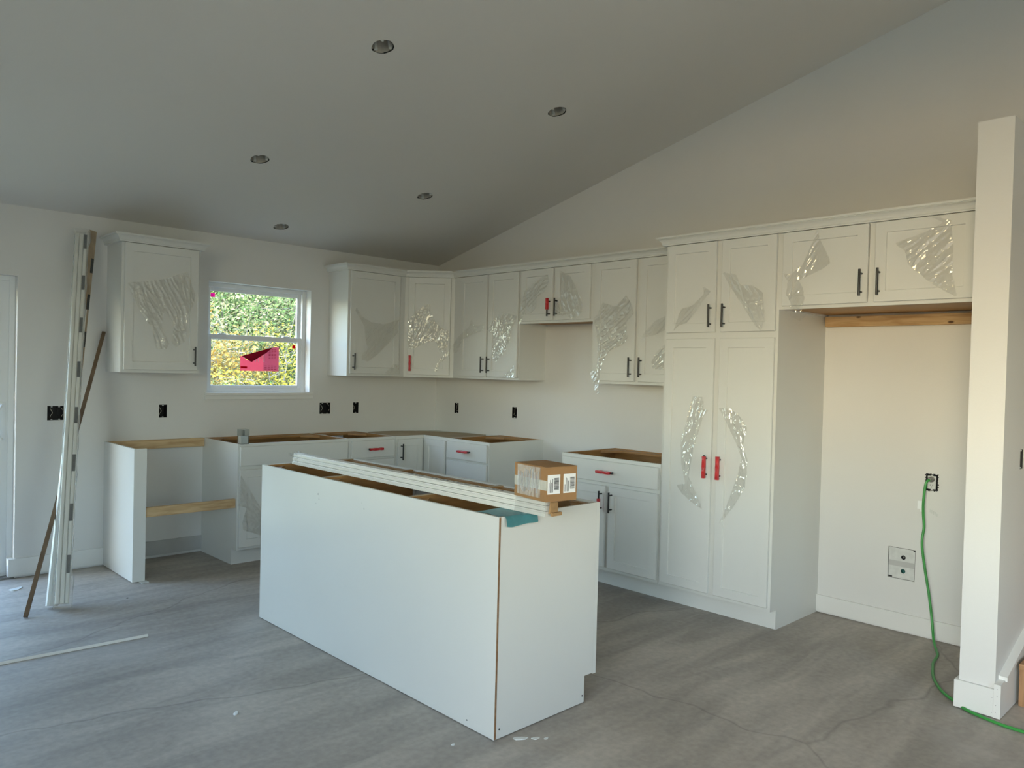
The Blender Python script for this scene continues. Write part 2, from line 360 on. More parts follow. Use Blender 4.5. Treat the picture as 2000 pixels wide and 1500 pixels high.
v = [bm.verts.new((a, b, ceil_z(b))) for a, b in ((LEFT-T, RIDGE), (T, RIDGE), (T, REAR), (LEFT-T, REAR))]; bm.faces.new(v)
ceiling = struct(obj('ceiling', bm, 'ceiling_paint'), 'sloping grey white vaulted ceiling')
bm = bmesh.new()
def roof_pt(y, up): return ceil_z(y) + up
prism(bm, [(0.5, roof_pt(0.5, .3)), (RIDGE, ceil_z(RIDGE)+.3), (REAR-.5, roof_pt(REAR-.5, .3)), (REAR-.5, roof_pt(REAR-.5, .4)), (RIDGE, ceil_z(RIDGE)+.4), (0.5, roof_pt(0.5, .4))], 0, LEFT-.5, 3.8)
struct(obj('roof', bm, 'roof_shingle'), 'dark shingle roof over the room')
bm = bmesh.new()
prism(bm, [(0, ZC+.02), (RIDGE, ceil_z(RIDGE)+.02), (REAR, ceil_z(REAR)+.02), (REAR, ceil_z(REAR)+.3), (RIDGE, ceil_z(RIDGE)+.3), (0, ZC+.3)], 0, LEFT-T, LEFT-T+.02)
prism(bm, [(0, ZC+.02), (RIDGE, ceil_z(RIDGE)+.02), (REAR, ceil_z(REAR)+.02), (REAR, ceil_z(REAR)+.3), (RIDGE, ceil_z(RIDGE)+.3), (0, ZC+.3)], 0, T-.02, T)
box(bm, LEFT-T, T, 0.0, 0.02, ZC, ZC+.3); box(bm, LEFT-T, T, REAR-.02, REAR, ceil_z(REAR), ceil_z(REAR)+.3)
struct(obj('wall_gable', bm, 'siding'), 'closed eaves above the ceiling')

# daylight portals in the seen and added openings (they guide sampling of the sky, they give no light of their own)
def portal(cx, cyy, cz, w, h, d):
    l = bpy.data.lights.new('daylight_portal', 'AREA'); l.shape = 'RECTANGLE'; l.size = w; l.size_y = h
    l.cycles.is_portal = True
    o = bpy.data.objects.new('daylight_portal', l); o.location = (cx, cyy, cz); o.rotation_euler = Vector(d).to_track_quat('-Z', 'Y').to_euler(); COL.objects.link(o)
portal((WIN[0]+WIN[1])/2, .17, (WIN[2]+WIN[3])/2, WIN[1]-WIN[0], WIN[3]-WIN[2], (0, -1, 0))
portal((SLD[0]+SLD[1])/2, .17, SLD[3]/2, SLD[1]-SLD[0], SLD[3], (0, -1, 0))
for a, b, s, t in LWIN + [GWIN]: portal(LEFT-.17, (a+b)/2, (s+t)/2, b-a, t-s, (1, 0, 0))
for a, b, s, t in RWIN: portal((a+b)/2, REAR-.17, (s+t)/2, b-a, t-s, (0, 1, 0))

# baseboards
def baseboard(bm, x0, x1, y0, y1, z0, z1):
    box(bm, x0, x1, y0, y1, z0, z1, bevel=0.002)
b = one(lambda bm: (baseboard(bm, -3.545, -117.0*I, -0.016, 0, 0.012, 0.128), baseboard(bm, -3.545, -3.512, 0, 0.05, 0.012, 0.128)))
struct(obj('baseboard_back', b, 'trim_white'), 'white baseboard beside the sliding door')
struct(obj('baseboard_bay', boxes((-116.3*I, -89.5*I, -0.012, 0, 0.02, 0.125)), 'primer_grey'), 'unpainted strip in the open dishwasher bay')
struct(obj('baseboard_alcove', boxes((-0.016, 0, STUB_Y0, -150.5*I, 0.010, 0.11), bevel=.002), 'trim_white'), 'white baseboard in the refrigerator space')
struct(obj('baseboard_stub', one(lambda bm: (baseboard(bm, STUB_X-.016, STUB_X, STUB_Y0+.016, STUB_Y1, 0.004, 0.125), baseboard(bm, STUB_X, 0, STUB_Y0, STUB_Y0+.016, 0.004, 0.125))), 'trim_white'), 'white baseboard around the short wall end')
bm = bmesh.new()
prism(bm, [(STUB_X-.018, 0.004), (STUB_X-.018, 0.150), (STUB_X+.05, 0.155), (0.6, 0.155+.655*.63), (0.6, 0.004)], 1, STUB_Y1, STUB_Y1-.026)
sk = struct(obj('trim_1', bm, 'trim_white'), 'white stair skirt board on the short wall')
bm = bmesh.new()
prism(bm, [(STUB_X+.05, 0.150), (STUB_X+.05, 0.170), (0.6, 0.170+.655*.63+.004), (0.6, 0.150+.655*.63)], 1, STUB_Y1, STUB_Y1-.034)
obj('cap_strip', bm, 'trim_white', sk)
# nail holes as small dark dots on the corner block
bm = bmesh.new()
for z in (0.03, 0.06, 0.10, 0.13): cyl(bm, (STUB_X-.0181, STUB_Y1-.009-.004*(z > .08), z), (STUB_X-.0187, STUB_Y1-.009-.004*(z > .08), z), .0012, seg=6)
for z in (0.025, 0.09): cyl(bm, (STUB_X-.0181, STUB_Y1+.006, z), (STUB_X-.0187, STUB_Y1+.006, z), .0012, seg=6)
obj('nail_head', bm, 'ink', sk)

# stairs at the frame edge
t = thing('staircase', 'wooden stair steps rising beyond the short wall end', 'stairs', (-0.66, -5.55, 0))
for k in range(5):
    z = .195*(k+1); x = .27*k
    obj('tread', boxes((x-.02, x+.29, -.62, .505, z-.03, z), bevel=.006), 'stair_tread', t)
    obj('riser', boxes((x, x+.02, -.62, .505, z-.195, z-.03)), 'stair_tread', t)

# ------------------------------------------------------------------ window and sliding door
def frame_ring(bm, x0, x1, z0, z1, w, y0, y1, wb=None, bev=0.003):
    wb = wb or w
    box(bm, x0, x0+w, y0, y1, z0, z1, bevel=bev); box(bm, x1-w, x1, y0, y1, z0, z1, bevel=bev)
    box(bm, x0+w, x1-w, y0, y1, z0, z0+wb, bevel=bev); box(bm, x0+w, x1-w, y0, y1, z1-w, z1, bevel=bev)
wx0, wx1, wz0, wz1 = WIN
win = thing('window_1', 'white vinyl double hung window with pink stickers above the sink cabinet', 'window', (wx0, 0, wz0)); del win['category']; win['kind'] = 'structure'
W, H = wx1-wx0, wz1-wz0
bm = bmesh.new(); frame_ring(bm, 0, W, 0, H, .034, .085, .148); obj('window_frame', bm, 'vinyl_white', win)
bm = bmesh.new(); frame_ring(bm, .030, W-.030, H*.5-.012, H-.030, .034, .118, .142); us = obj('upper_sash', bm, 'vinyl_white', win)
bm = bmesh.new(); frame_ring(bm, .030, W-.030, .022, H*.5+.028, .036, .092, .117); ls = obj('lower_sash', bm, 'vinyl_white', win)
obj('pane', boxes((.060, W-.060, .128, .132, H*.5+.02, H-.060)), 'window_glass', us)
obj('pane', boxes((.062, W-.062, .103, .107, .055, H*.5-.008)), 'window_glass', ls)
for fx in (.17, .80): obj('sash_lock', boxes((W*fx-.03, W*fx+.03, .078, .112, H*.5+.028, H*.5+.036), bevel=.003), 'vinyl_white', ls)
bm = bmesh.new(); box(bm, -.022, W+.030, -.022, .085, -.020, .004, bevel=.003); obj('window_sill', bm, 'trim_white', win)
obj('apron', boxes((-.022, W+.028, -.012, 0, -.052, -.020), bevel=.002), 'trim_white', win)
def text_mesh(name, s, size, m, parent, loc, rot, ext=0.0003):
    cu = bpy.data.curves.new(name, 'FONT'); cu.body = s; cu.size = size; cu.extrude = ext
    to = bpy.data.objects.new('tmp', cu); COL.objects.link(to)
    me = bpy.data.meshes.new_from_object(to.evaluated_get(bpy.context.evaluated_depsgraph_get()))
    bpy.data.objects.remove(to); me.materials.clear(); me.materials.append(M[m])
    o = bpy.data.objects.new(name, me); o.location = loc; o.rotation_euler = rot
    return link(o, parent)
# pink film sticker with a peeled corner on the lower pane
sx0, sx1, sz0, sz1 = W*.352, W*.735, .175, .375
yS = .1015
bm = bmesh.new(); prism(bm, [(sx0, sz0), (sx0+.20, sz0), (sx0+.20, sz1-.055), (sx0+.06, sz0+.085), (sx0+.015, sz0+.12), (sx0, sz0+.115)], 1, yS, yS+.0008)
st = obj('energy_sticker', bm, 'sticker_pink', win)
bm = bmesh.new(); prism(bm, [(sx0+.20, sz0), (sx1, sz0), (sx1, sz1), (sx1-.05, sz1), (sx0+.20, sz1-.055)], 1, yS, yS+.0008)
obj('sticker_panel', bm, 'sticker_plum', st)
bm = bmesh.new(); flap = [(sx0+.012, sz0+.12, 0), (sx1-.055, sz1, 0), (sx1-.12, sz0+.15, .014), (sx0+.085, sz0+.072, .022)]
vv = [bm.verts.new((a, yS-.0005-d, c)) for a, c, d in flap] + [bm.verts.new((a, yS-.0015-d, c)) for a, c, d in flap]
for q in ((0,1,2,3),(7,6,5,4),(0,4,5,1),(1,5,6,2),(2,6,7,3),(3,7,4,0)): bm.faces.new([vv[i] for i in q])
obj('peeled_corner', bm, 'sticker_dark_red', st)
text_mesh('lettering', 'IM', .095, 'letter_white', st, (sx0+.118, yS-.0008, sz0+.075), (R(90), 0, 0))
obj('red_bar', boxes((sx0+.004, sx0+.06, yS-.0008, yS-.0001, sz0+.02, sz0+.036)), 'sticker_red', st)
bm = bmesh.new()
for k in range(7):
    for j in range(3): box(bm, sx0+.245+j*.024, sx0+.262+j*.024, yS-.0006, yS-.0001, sz1-.02-k*.012, sz1-.024-k*.012)
for k in range(3):
    for j in range(4): box(bm, sx0+.21+j*.028, sx0+.23+j*.028, yS-.0006, yS-.0001, sz0+.045-k*.013, sz0+.041-k*.013)
pr = obj('small_print', bm, 'sticker_dark_red', st)
obj('pink_tag', boxes((.068, .103, .1262, .1270, H-.112, H-.080)), 'pink_tag', win)
obj('pink_tag', boxes((W-.112, W-.083, .1000, .1010, H*.5-.06, H*.5-.032)), 'sticker_red', win)

sl = thing('door_1', 'white vinyl sliding glass door at the end of the window wall', 'door', (SLD[0], 0, 0)); del sl['category']; sl['kind'] = 'structure'
W, H = SLD[1]-SLD[0], SLD[3]
bm = bmesh.new(); frame_ring(bm, 0, W, 0, H, .034, .055, .150); obj('door_frame', bm, 'vinyl_white', sl)
for k, (a, b_, y0) in enumerate(((.03, W*.53, .105), (W*.47, W-.03, .065))):
    bm = bmesh.new(); frame_ring(bm, a, b_, .03, H-.03, .062, y0, y0+.036); p = obj('sliding_panel', bm, 'vinyl_white', sl)
    obj('pane', boxes((a+.055, b_-.055, y0+.016, y0+.020, .085, H-.085)), 'window_glass', p)
    if k:
        bm = bmesh.new(); hx = b_-.035
        tube(bm, catmull([(hx, y0-.002, 1.14), (hx-.02, y0-.05, 1.125), (hx-.045, y0-.055, 1.06), (hx-.045, y0-.055, 0.99), (hx-.02, y0-.05, .93), (hx, y0-.002, .915)]), .008)
        box(bm, hx-.02, hx+.02, y0-.006, y0, .90, 1.155, bevel=.002)
        obj('door_handle', bm, 'vinyl_white', p, smooth=True)
obj('threshold', boxes((0, W, -.01, .055, -.001, .012)), 'grey_metal', sl)
# unseen windows of the other walls, added for the daylight they let in
n = 2
for a, b_, s, t_ in LWIN + [GWIN]:
    w_ = thing('window_%d' % n, 'unseen white window added for daylight in the wall away from the kitchen', 'window', (LEFT, a, s)); del w_['category']; w_['kind'] = 'structure'; n += 1
    bm = bmesh.new()
    for q in ((0, .05, 0, t_-s), (b_-a-.05, b_-a, 0, t_-s), ((b_-a)/2-.03, (b_-a)/2+.03, .05, t_-s-.05)): box(bm, -.12, -.06, q[0], q[1], q[2], q[3])
    box(bm, -.12, -.06, .05, b_-a-.05, 0, .05); box(bm, -.12, -.06, .05, b_-a-.05, t_-s-.05, t_-s)
    obj('window_frame', bm, 'vinyl_white', w_)
    obj('pane', boxes((-.095, -.09, .05, b_-a-.05, .05, t_-s-.05)), 'window_glass', w_)
for a, b_, s, t_ in RWIN:
    w_ = thing('window_%d' % n, 'unseen white window added for daylight in the wall facing the kitchen', 'window', (a, REAR, s)); del w_['category']; w_['kind'] = 'structure'; n += 1
    bm = bmesh.new(); frame_ring(bm, 0, b_-a, 0, t_-s, .05, -.12, -.06); box(bm, (b_-a)/2-.03, (b_-a)/2+.03, -.12, -.06, .05, t_-s-.05)
    obj('window_frame', bm, 'vinyl_white', w_)
    obj('pane', boxes((.05, b_-a-.05, -.095, -.09, .05, t_-s-.05)), 'window_glass', w_)

# ------------------------------------------------------------------ cabinet pieces
TD = 0.020
DOOR_MESH = {}
def door_mesh(w, h, slab=False):
    key = (round(w, 4), round(h, 4), slab)
    if key in DOOR_MESH: return DOOR_MESH[key]
    bm = bmesh.new(); bv = .0022
    def ring(i, y): return [bm.verts.new(p) for p in ((i, y, i), (w-i, y, i), (w-i, y, h-i), (i, y, h-i))]
    rails = 2.15*I if not slab else 0
    rings = [ring(0, -.003), ring(0, -TD+bv), ring(bv, -TD)]
    if slab: rings += [ring(.012, -TD)]
    else: rings += [ring(rails, -TD), ring(rails+.0025, -TD+.008)]
    for A, B in zip(rings, rings[1:]):
        for i in range(4): bm.faces.new((A[i], A[(i+1) % 4], B[(i+1) % 4], B[i]))
    bm.faces.new(rings[-1]); bm.faces.new(rings[0][::-1])
    if not slab:   # the fine joint lines of rails and stiles
        pass
    bmesh.ops.recalc_face_normals(bm, faces=bm.faces)
    me = bpy.data.meshes.new('drawer_front' if slab else 'door'); bm.to_mesh(me); bm.free(); me.materials.append(M['cabinet_white'])
    DOOR_MESH[key] = me
    return me
def _handle():
    bm = bmesh.new(); L = 5.4*I
    cyl(bm, (0, -.033, -L/2), (0, -.033, L/2), .0062)
    for s in (-1, 1): cyl(bm, (0, 0, s*.048), (0, -.033, s*.048), .0048)
    bmesh.ops.recalc_face_normals(bm, faces=bm.faces)
    me = bpy.data.meshes.new('handle'); bm.to_mesh(me); bm.free(); me.materials.append(M['black_metal'])
    for p in me.polygons: p.use_smooth = True
    me.set_sharp_from_angle(angle=R(40))
    return me
HANDLE = _handle()
def handle(door, x, z, horiz=False, sleeve=None):
    o = bpy.data.objects.new('handle', HANDLE); o.location = (x, -TD, z); o.rotation_euler = (0, R(90) if horiz else 0, 0); link(o, door)
    if sleeve:
        bm = bmesh.new(); a, b_ = sleeve; L = 5.4*I; n = 7
        prev = None
        for k in range(n):
            f = a+(b_-a)*k/(n-1); zz = (f-.5)*L; wob = .0018*math.sin(k*2.3+x*40)
            cur = [bm.verts.new((sx*(.0088+wob), -.033+sy*(.0088-wob), zz)) for sx, sy in ((-1,-1),(0,-1.25),(1,-1),(1,1),(0,1.1),(-1,1))]
            if prev:
                for i in range(6): bm.faces.new((prev[i], prev[(i+1) % 6], cur[(i+1) % 6], cur[i]))
            else: bm.faces.new(cur[::-1])
            prev = cur
        bm.faces.new(prev)
        s = obj('handle_sleeve', bm, 'red_sleeve', door, (x, -TD, z)); s.rotation_euler = o.rotation_euler
        s['label'] = 'red plastic sleeve left on the handle'
    return o
def film(door, w, h, poly, seed=0, amp=.009, ang=60, lift=0.008, cell=.0048):
    """crumpled clear film hanging on the door face"""
    P = [(u*w, v*h) for u, v in poly]; n = len(P)
    def inside(x, z):
        c = False
        for k in range(n):
            (x1, z1), (x2, z2) = P[k], P[k-1]
            if (z1 > z) != (z2 > z) and x < (x2-x1)*(z-z1)/(z2-z1)+x1: c = not c
        return c
    xs = [p[0] for p in P]; zs = [p[1] for p in P]; x0, z0 = min(xs), min(zs)
    nx, nz = int((max(xs)-x0)/cell)+1, int((max(zs)-z0)/cell)+1
    ca, sa = math.cos(R(ang)), math.sin(R(ang)); zr = max(zs)-z0
    bm = bmesh.new(); V = {}
    def vert(i, k):
        if (i, k) not in V:
            x, z = x0+i*cell, z0+k*cell
            wx = noise.noise(Vector((x*7, z*7, seed*.77+3)))*.03
            a = x*ca + z*sa; b_ = -x*sa + z*ca + wx
            r1 = 1-abs(noise.noise(Vector((a*5, b_*30, seed*.37))))*2.6
            r2 = 1-abs(noise.noise(Vector((x*26, z*26, seed*.53+9))))*3.0
            r4 = 1-abs(noise.noise(Vector((a*14, b_*70, seed*.21+5))))*3.0
            r3 = noise.noise(Vector((x*6, z*6, seed*.91+20)))*.5+.5
            d = amp*(0.75*max(r1, 0) + .55*max(r2, 0)*r3 + .28*max(r4, 0) + .6*r3) + lift*(1-(z-z0)/zr)
            V[i, k] = bm.verts.new((x, -(TD + .0012 + max(d, 0)), z))
        return V[i, k]
    for i in range(nx):
        for k in range(nz):
            if inside(x0+(i+.5)*cell, z0+(k+.5)*cell):
                bm.faces.new((vert(i, k), vert(i+1, k), vert(i+1, k+1), vert(i, k+1)))
    bmesh.ops.triangulate(bm, faces=bm.faces)
    # pull the stair-stepped rim smooth
    for _ in range(2):
        rim = [v for v in bm.verts if v.is_boundary]; new = {}
        for v in rim:
            nb = [e.other_vert(v) for e in v.link_edges if e.is_boundary]
            new[v] = (v.co*2+sum((q.co for q in nb), Vector()))/(2+len(nb))
        for v, c in new.items(): v.co = c
    o = obj('plastic_film', bm, 'clear_film', door)
    if sum(p.normal.y*p.area for p in o.data.polygons) > 0: o.data.flip_normals()
    for p in o.data.polygons: p.use_smooth = True
    o['label'] = 'crumpled clear protective film peeling off'
    return o
FILMS = {
    'cabL': [[(0.03,0.68),(0.21,0.70),(0.53,0.74),(0.83,0.82),(0.95,0.63),(0.92,0.54),(0.84,0.46),(0.81,0.24),(0.68,0.19),(0.62,0.22),(0.65,0.38),(0.52,0.49),(0.48,0.35),(0.59,0.22),(0.55,0.17),(0.42,0.17),(0.35,0.33),(0.22,0.44),(0.13,0.54),(0.04,0.65)]],
    'cab1': [[(0.10,0.65),(0.20,0.56),(0.39,0.51),(0.65,0.50),(0.97,0.56),(0.95,0.43),(0.76,0.31),(0.52,0.19),(0.33,0.12),(0.21,0.14),(0.21,0.19),(0.33,0.25),(0.28,0.34),(0.25,0.47),(0.14,0.56),(0.08,0.61)], [(0.68,0.01),(0.87,0.10),(1.00,0.10),(1.00,0.00)]],
    'diag': [[(-0.00,0.54),(0.16,0.64),(0.41,0.72),(0.52,0.73),(0.53,0.65),(0.64,0.55),(0.81,0.48),(0.98,0.46),(0.99,0.36),(0.90,0.21),(0.77,0.25),(0.65,0.36),(0.43,0.32),(0.20,0.28),(0.04,0.26),(-0.00,0.35)], [(0.66,0.04),(0.72,0.14),(0.97,0.25),(1.02,0.21),(0.77,0.12),(0.72,0.04)]],
    'cab2L': [[(-0.19,0.31),(-0.00,0.39),(0.41,0.50),(0.49,0.58),(0.61,0.50),(0.97,0.51),(0.96,0.46),(0.55,0.42),(0.20,0.37),(0.05,0.28),(-0.02,0.23),(-0.16,0.24)]],
    'cab2R': [[(0.01,0.46),(0.21,0.55),(0.45,0.61),(0.68,0.61),(0.99,0.58),(0.96,0.53),(0.85,0.48),(0.78,0.34),(0.67,0.25),(0.36,0.15),(0.21,0.18),(0.23,0.27),(0.22,0.41)], [(0.61,0.00),(0.95,0.12),(1.00,0.00)]],
    'shL': [[(0.14,0.58),(0.42,0.73),(0.83,0.89),(0.90,0.75),(0.78,0.55),(0.54,0.45),(0.51,0.26),(0.37,0.15),(0.22,0.27),(0.13,0.09),(0.08,-0.07),(0.00,-0.05),(0.03,0.32)]],
    'shR': [[(0.15,0.93),(0.33,0.86),(0.46,0.81),(0.67,0.54),(0.82,0.32),(0.82,0.12),(0.61,-0.02),(0.39,0.07),(0.14,0.09),(0.01,0.08),(0.01,0.34),(0.18,0.34),(0.17,0.66)]],
    'cab3L': [[(-0.01,0.52),(0.10,0.56),(0.23,0.66),(0.52,0.62),(0.80,0.71),(0.94,0.63),(0.98,0.55),(0.82,0.49),(0.86,0.36),(0.79,0.31),(0.44,0.25),(0.34,0.20),(0.23,0.08),(0.19,-0.01),(0.22,-0.11),(0.14,-0.12),(0.06,-0.02),(-0.05,0.07),(0.00,0.08),(0.13,0.08),(0.14,0.27),(0.10,0.41)]],
    'cab3R': [[(0.06,0.34),(0.15,0.40),(0.38,0.49),(0.59,0.53),(0.63,0.42),(0.40,0.38),(0.18,0.36)], [(0.34,0.11),(0.31,0.17),(0.41,0.24),(0.56,0.30),(0.83,0.27),(0.86,0.10),(0.56,0.10)]],
    'pUL': [[(0.19,0.02),(0.32,0.27),(0.56,0.30),(0.79,0.42),(0.75,0.51),(0.93,0.45),(0.79,0.35),(0.46,0.11),(0.29,0.08)]],
    'pUR': [[(0.02,0.65),(0.30,0.61),(0.37,0.50),(0.62,0.48),(0.80,0.40),(0.84,0.12),(0.79,-0.00),(0.67,0.06),(0.44,0.27),(0.15,0.52)]],
    'fL': [[(0.42,1.01),(0.45,0.87),(0.53,0.71),(0.60,0.53),(0.46,0.44),(0.22,0.33),(0.28,0.23),(0.30,0.08),(0.27,-0.10),(0.35,-0.12),(0.26,-0.22),(0.14,-0.15),(0.13,0.04),(0.07,0.15),(0.09,0.33),(0.01,0.45),(0.12,0.42),(0.26,0.54),(0.37,0.84)]],
    'fR': [[(0.51,1.02),(0.76,0.92),(0.78,0.65),(0.79,0.26),(0.84,0.01),(0.74,0.07),(0.60,0.18),(0.36,0.43),(0.32,0.60),(0.21,0.71),(0.53,0.82),(0.69,0.90)]],
    'pLL': [[(0.96,0.72),(0.84,0.69),(0.68,0.57),(0.59,0.45),(0.89,0.33),(0.98,0.32),(0.67,0.35),(0.45,0.38),(0.35,0.41),(0.53,0.42),(0.43,0.50),(0.40,0.59),(0.50,0.66),(0.61,0.77),(0.83,0.77),(0.84,0.72)]],
    'pLR': [[(0.03,0.73),(0.26,0.73),(0.46,0.70),(0.58,0.66),(0.51,0.59),(0.61,0.54),(0.59,0.44),(0.42,0.37),(0.19,0.30),(0.11,0.28),(0.26,0.36),(0.41,0.46),(0.50,0.54),(0.39,0.60),(0.18,0.68)]],
    'sink': [[(0.00,0.94),(0.21,0.68),(0.42,0.41),(0.85,0.12),(0.82,-0.03),(0.22,0.18),(0.05,0.23),(0.03,0.33),(0.11,0.51),(-0.04,0.55),(-0.05,0.46),(-0.04,0.70)]],
}
FANG = {'cabL': 115, 'cab1': 50, 'diag': 70, 'cab2L': 30, 'cab2R': 60, 'shL': 35, 'shR': 110, 'cab3L': 45, 'cab3R': 40, 'pUL': 50, 'pUR': 115, 'fL': 60, 'fR': 45, 'pLL': 75, 'pLR': 105, 'sink': 120}
def place_door(cab, u0, u1, z0, z1, d, zb, hs=None, hz=None, key=None, sleeve=None, slab=False, name=None):
    """u0,u1,z0,z1 in inches, cabinet-local; hs: side of the handle 'a' (small u) or 'b'; 'h' a drawer pull"""
    w, h = (u1-u0)*I, (z1-z0)*I
    o = bpy.data.objects.new(name or ('drawer_front' if slab else 'door'), door_mesh(w, h, slab)); o.location = (u0*I, -d*I, (z0-zb)*I); link(o, cab)
    if hs == 'h': handle(o, w/2, h/2, True, sleeve)
    elif hs: handle(o, (1.05*I if hs == 'a' else w-1.05*I), (hz-z0)*I, False, sleeve)
    if key:
        for i, P in enumerate(FILMS[key]): film(o, w, h, P, seed=len(key)*3+i+ord(key[-1])+ord(key[0]), ang=FANG[key])
    return o
G_WALL, G_BASE = 'white shaker wall cabinets', 'white shaker base cabinets'
def wall_cab(label, loc, rot, w, z0, z1, d, under=None):
    t = thing('wall_cabinet', label, 'cabinet', (loc[0]*I, loc[1]*I, z0*I), R(rot), G_WALL)
    h = z1-z0
    rec = .6 if under else 0
    bm = bmesh.new(); box(bm, 0, w*I, 0, -(d-.75)*I, rec*I, h*I)
    if under:
        box(bm, 0, .6*I, 0, -(d-.75)*I, 0, rec*I); box(bm, (w-.6)*I, w*I, 0, -(d-.75)*I, 0, rec*I)
    obj('carcass', bm, 'cabinet_white', t)
    bm = bmesh.new(); s = 1.5
    # face frame of stiles and rails, filled behind the doors
    box(bm, 0, s*I, -(d-.75)*I, -d*I, 0, h*I); box(bm, (w-s)*I, w*I, -(d-.75)*I, -d*I, 0, h*I)
    box(bm, s*I, (w-s)*I, -(d-.75)*I, -d*I, 0, s*I); box(bm, s*I, (w-s)*I, -(d-.75)*I, -d*I, (h-s)*I, h*I)
    if w > 24: box(bm, (w/2-1.3)*I, (w/2+1.3)*I, -(d-.75)*I, -d*I, s*I, (h-s)*I)
    obj('face_frame', bm, 'cabinet_white', t)
    if under: obj('underside', boxes((.6*I, (w-.6)*I, -.002, -(d-.75)*I, (rec-.25)*I, rec*I)), under, t)
    return t
# --- wall cabinets (positions in inches)
c = wall_cab('single door white wall cabinet standing alone between sliding door and window', (-117, 0), 0, 21, 54, 90, 12)
place_door(c, .65, 20.2, 54.8, 88.7, 12, 54, 'b', 58.8, 'cabL')
c = wall_cab('single door white wall cabinet next to the window, black handle', (-47.3, 0), 0, 21.1, 54, 90, 12)
place_door(c, .7, 20.4, 54.8, 88.7, 12, 54, 'a', 58.8, 'cab1')
# diagonal corner cabinet
t = thing('wall_cabinet', 'diagonal corner wall cabinet with a red handle sleeve', 'cabinet', (0, 0, 54*I), 0, G_WALL)
bm = bmesh.new(); prism(bm, [(p*I, q*I) for p, q in ((0, 0), (-26.2, 0), (-26.2, -11.25), (-24.4, -11.25), (-11.25, -24.4), (-11.25, -27), (0, -27))], 2, 0, 36*I); obj('carcass', bm, 'cabinet_white', t)
bm = bmesh.new(); prism(bm, [(p*I, q*I) for p, q in ((-26.2, -11.25), (-26.2, -12), (-24.3, -12), (-12, -24.3), (-12, -27), (-11.25, -27), (-11.25, -24.4), (-24.4, -11.25))], 2, 0, 36*I); obj('face_frame', bm, 'cabinet_white', t)
dw = math.hypot(10.4, 10.4)
o = bpy.data.objects.new('door', door_mesh(dw*I, 33.9*I)); o.rotation_euler = (0, 0, R(-45)); o.location = ((-23.35)*I, (-12.95)*I, .8*I); link(o, t)
handle(o, 1.05*I, 4.0*I, False, (0.0, 1.0))
for i, P in enumerate(FILMS['diag']): film(o, dw*I, 33.9*I, P, seed=31+i, ang=70)
c = wall_cab('two door white wall cabinet between the corner cabinet and the range gap', (0, -27), -90, 30, 54, 90, 12)
place_door(c, .9, 14.8, 54.8, 88.7, 12, 54, 'b', 58.8, 'cab2L')
place_door(c, 15.6, 29.5, 54.8, 88.7, 12, 54, 'a', 58.8, 'cab2R')
c = wall_cab('short two door white cabinet over the range gap', (0, -57), -90, 30, 72, 90, 12, 'plywood_inside')
place_door(c, .8, 14.5, 72.7, 88.7, 12, 72, 'b', 76.6, 'shL', (0.38, 1.02))
place_door(c, 15.4, 29.3, 72.7, 88.7, 12, 72, 'a', 76.6, 'shR')
c = wall_cab('two door white wall cabinet between the range gap and the tall pantry', (0, -87), -90, 33.4, 54, 90, 12)
place_door(c, 1.1, 15.8, 54.8, 88.7, 12, 54, 'b', 58.8, 'cab3L')
place_door(c, 17.2, 32.4, 54.8, 88.7, 12, 54, 'a', 58.8, 'cab3R')
c = wall_cab('wide two door white cabinet above the empty refrigerator space', (0, -150.5), -90, 40.9, 72, 90, 24, 'plywood_inside')
place_door(c, .9, 19.1, 72.7, 88.7, 24, 72, 'b', 76.7, 'fL')
place_door(c, 20.5, 38.9, 72.7, 88.7, 24, 72, 'a', 76.7, 'fR')

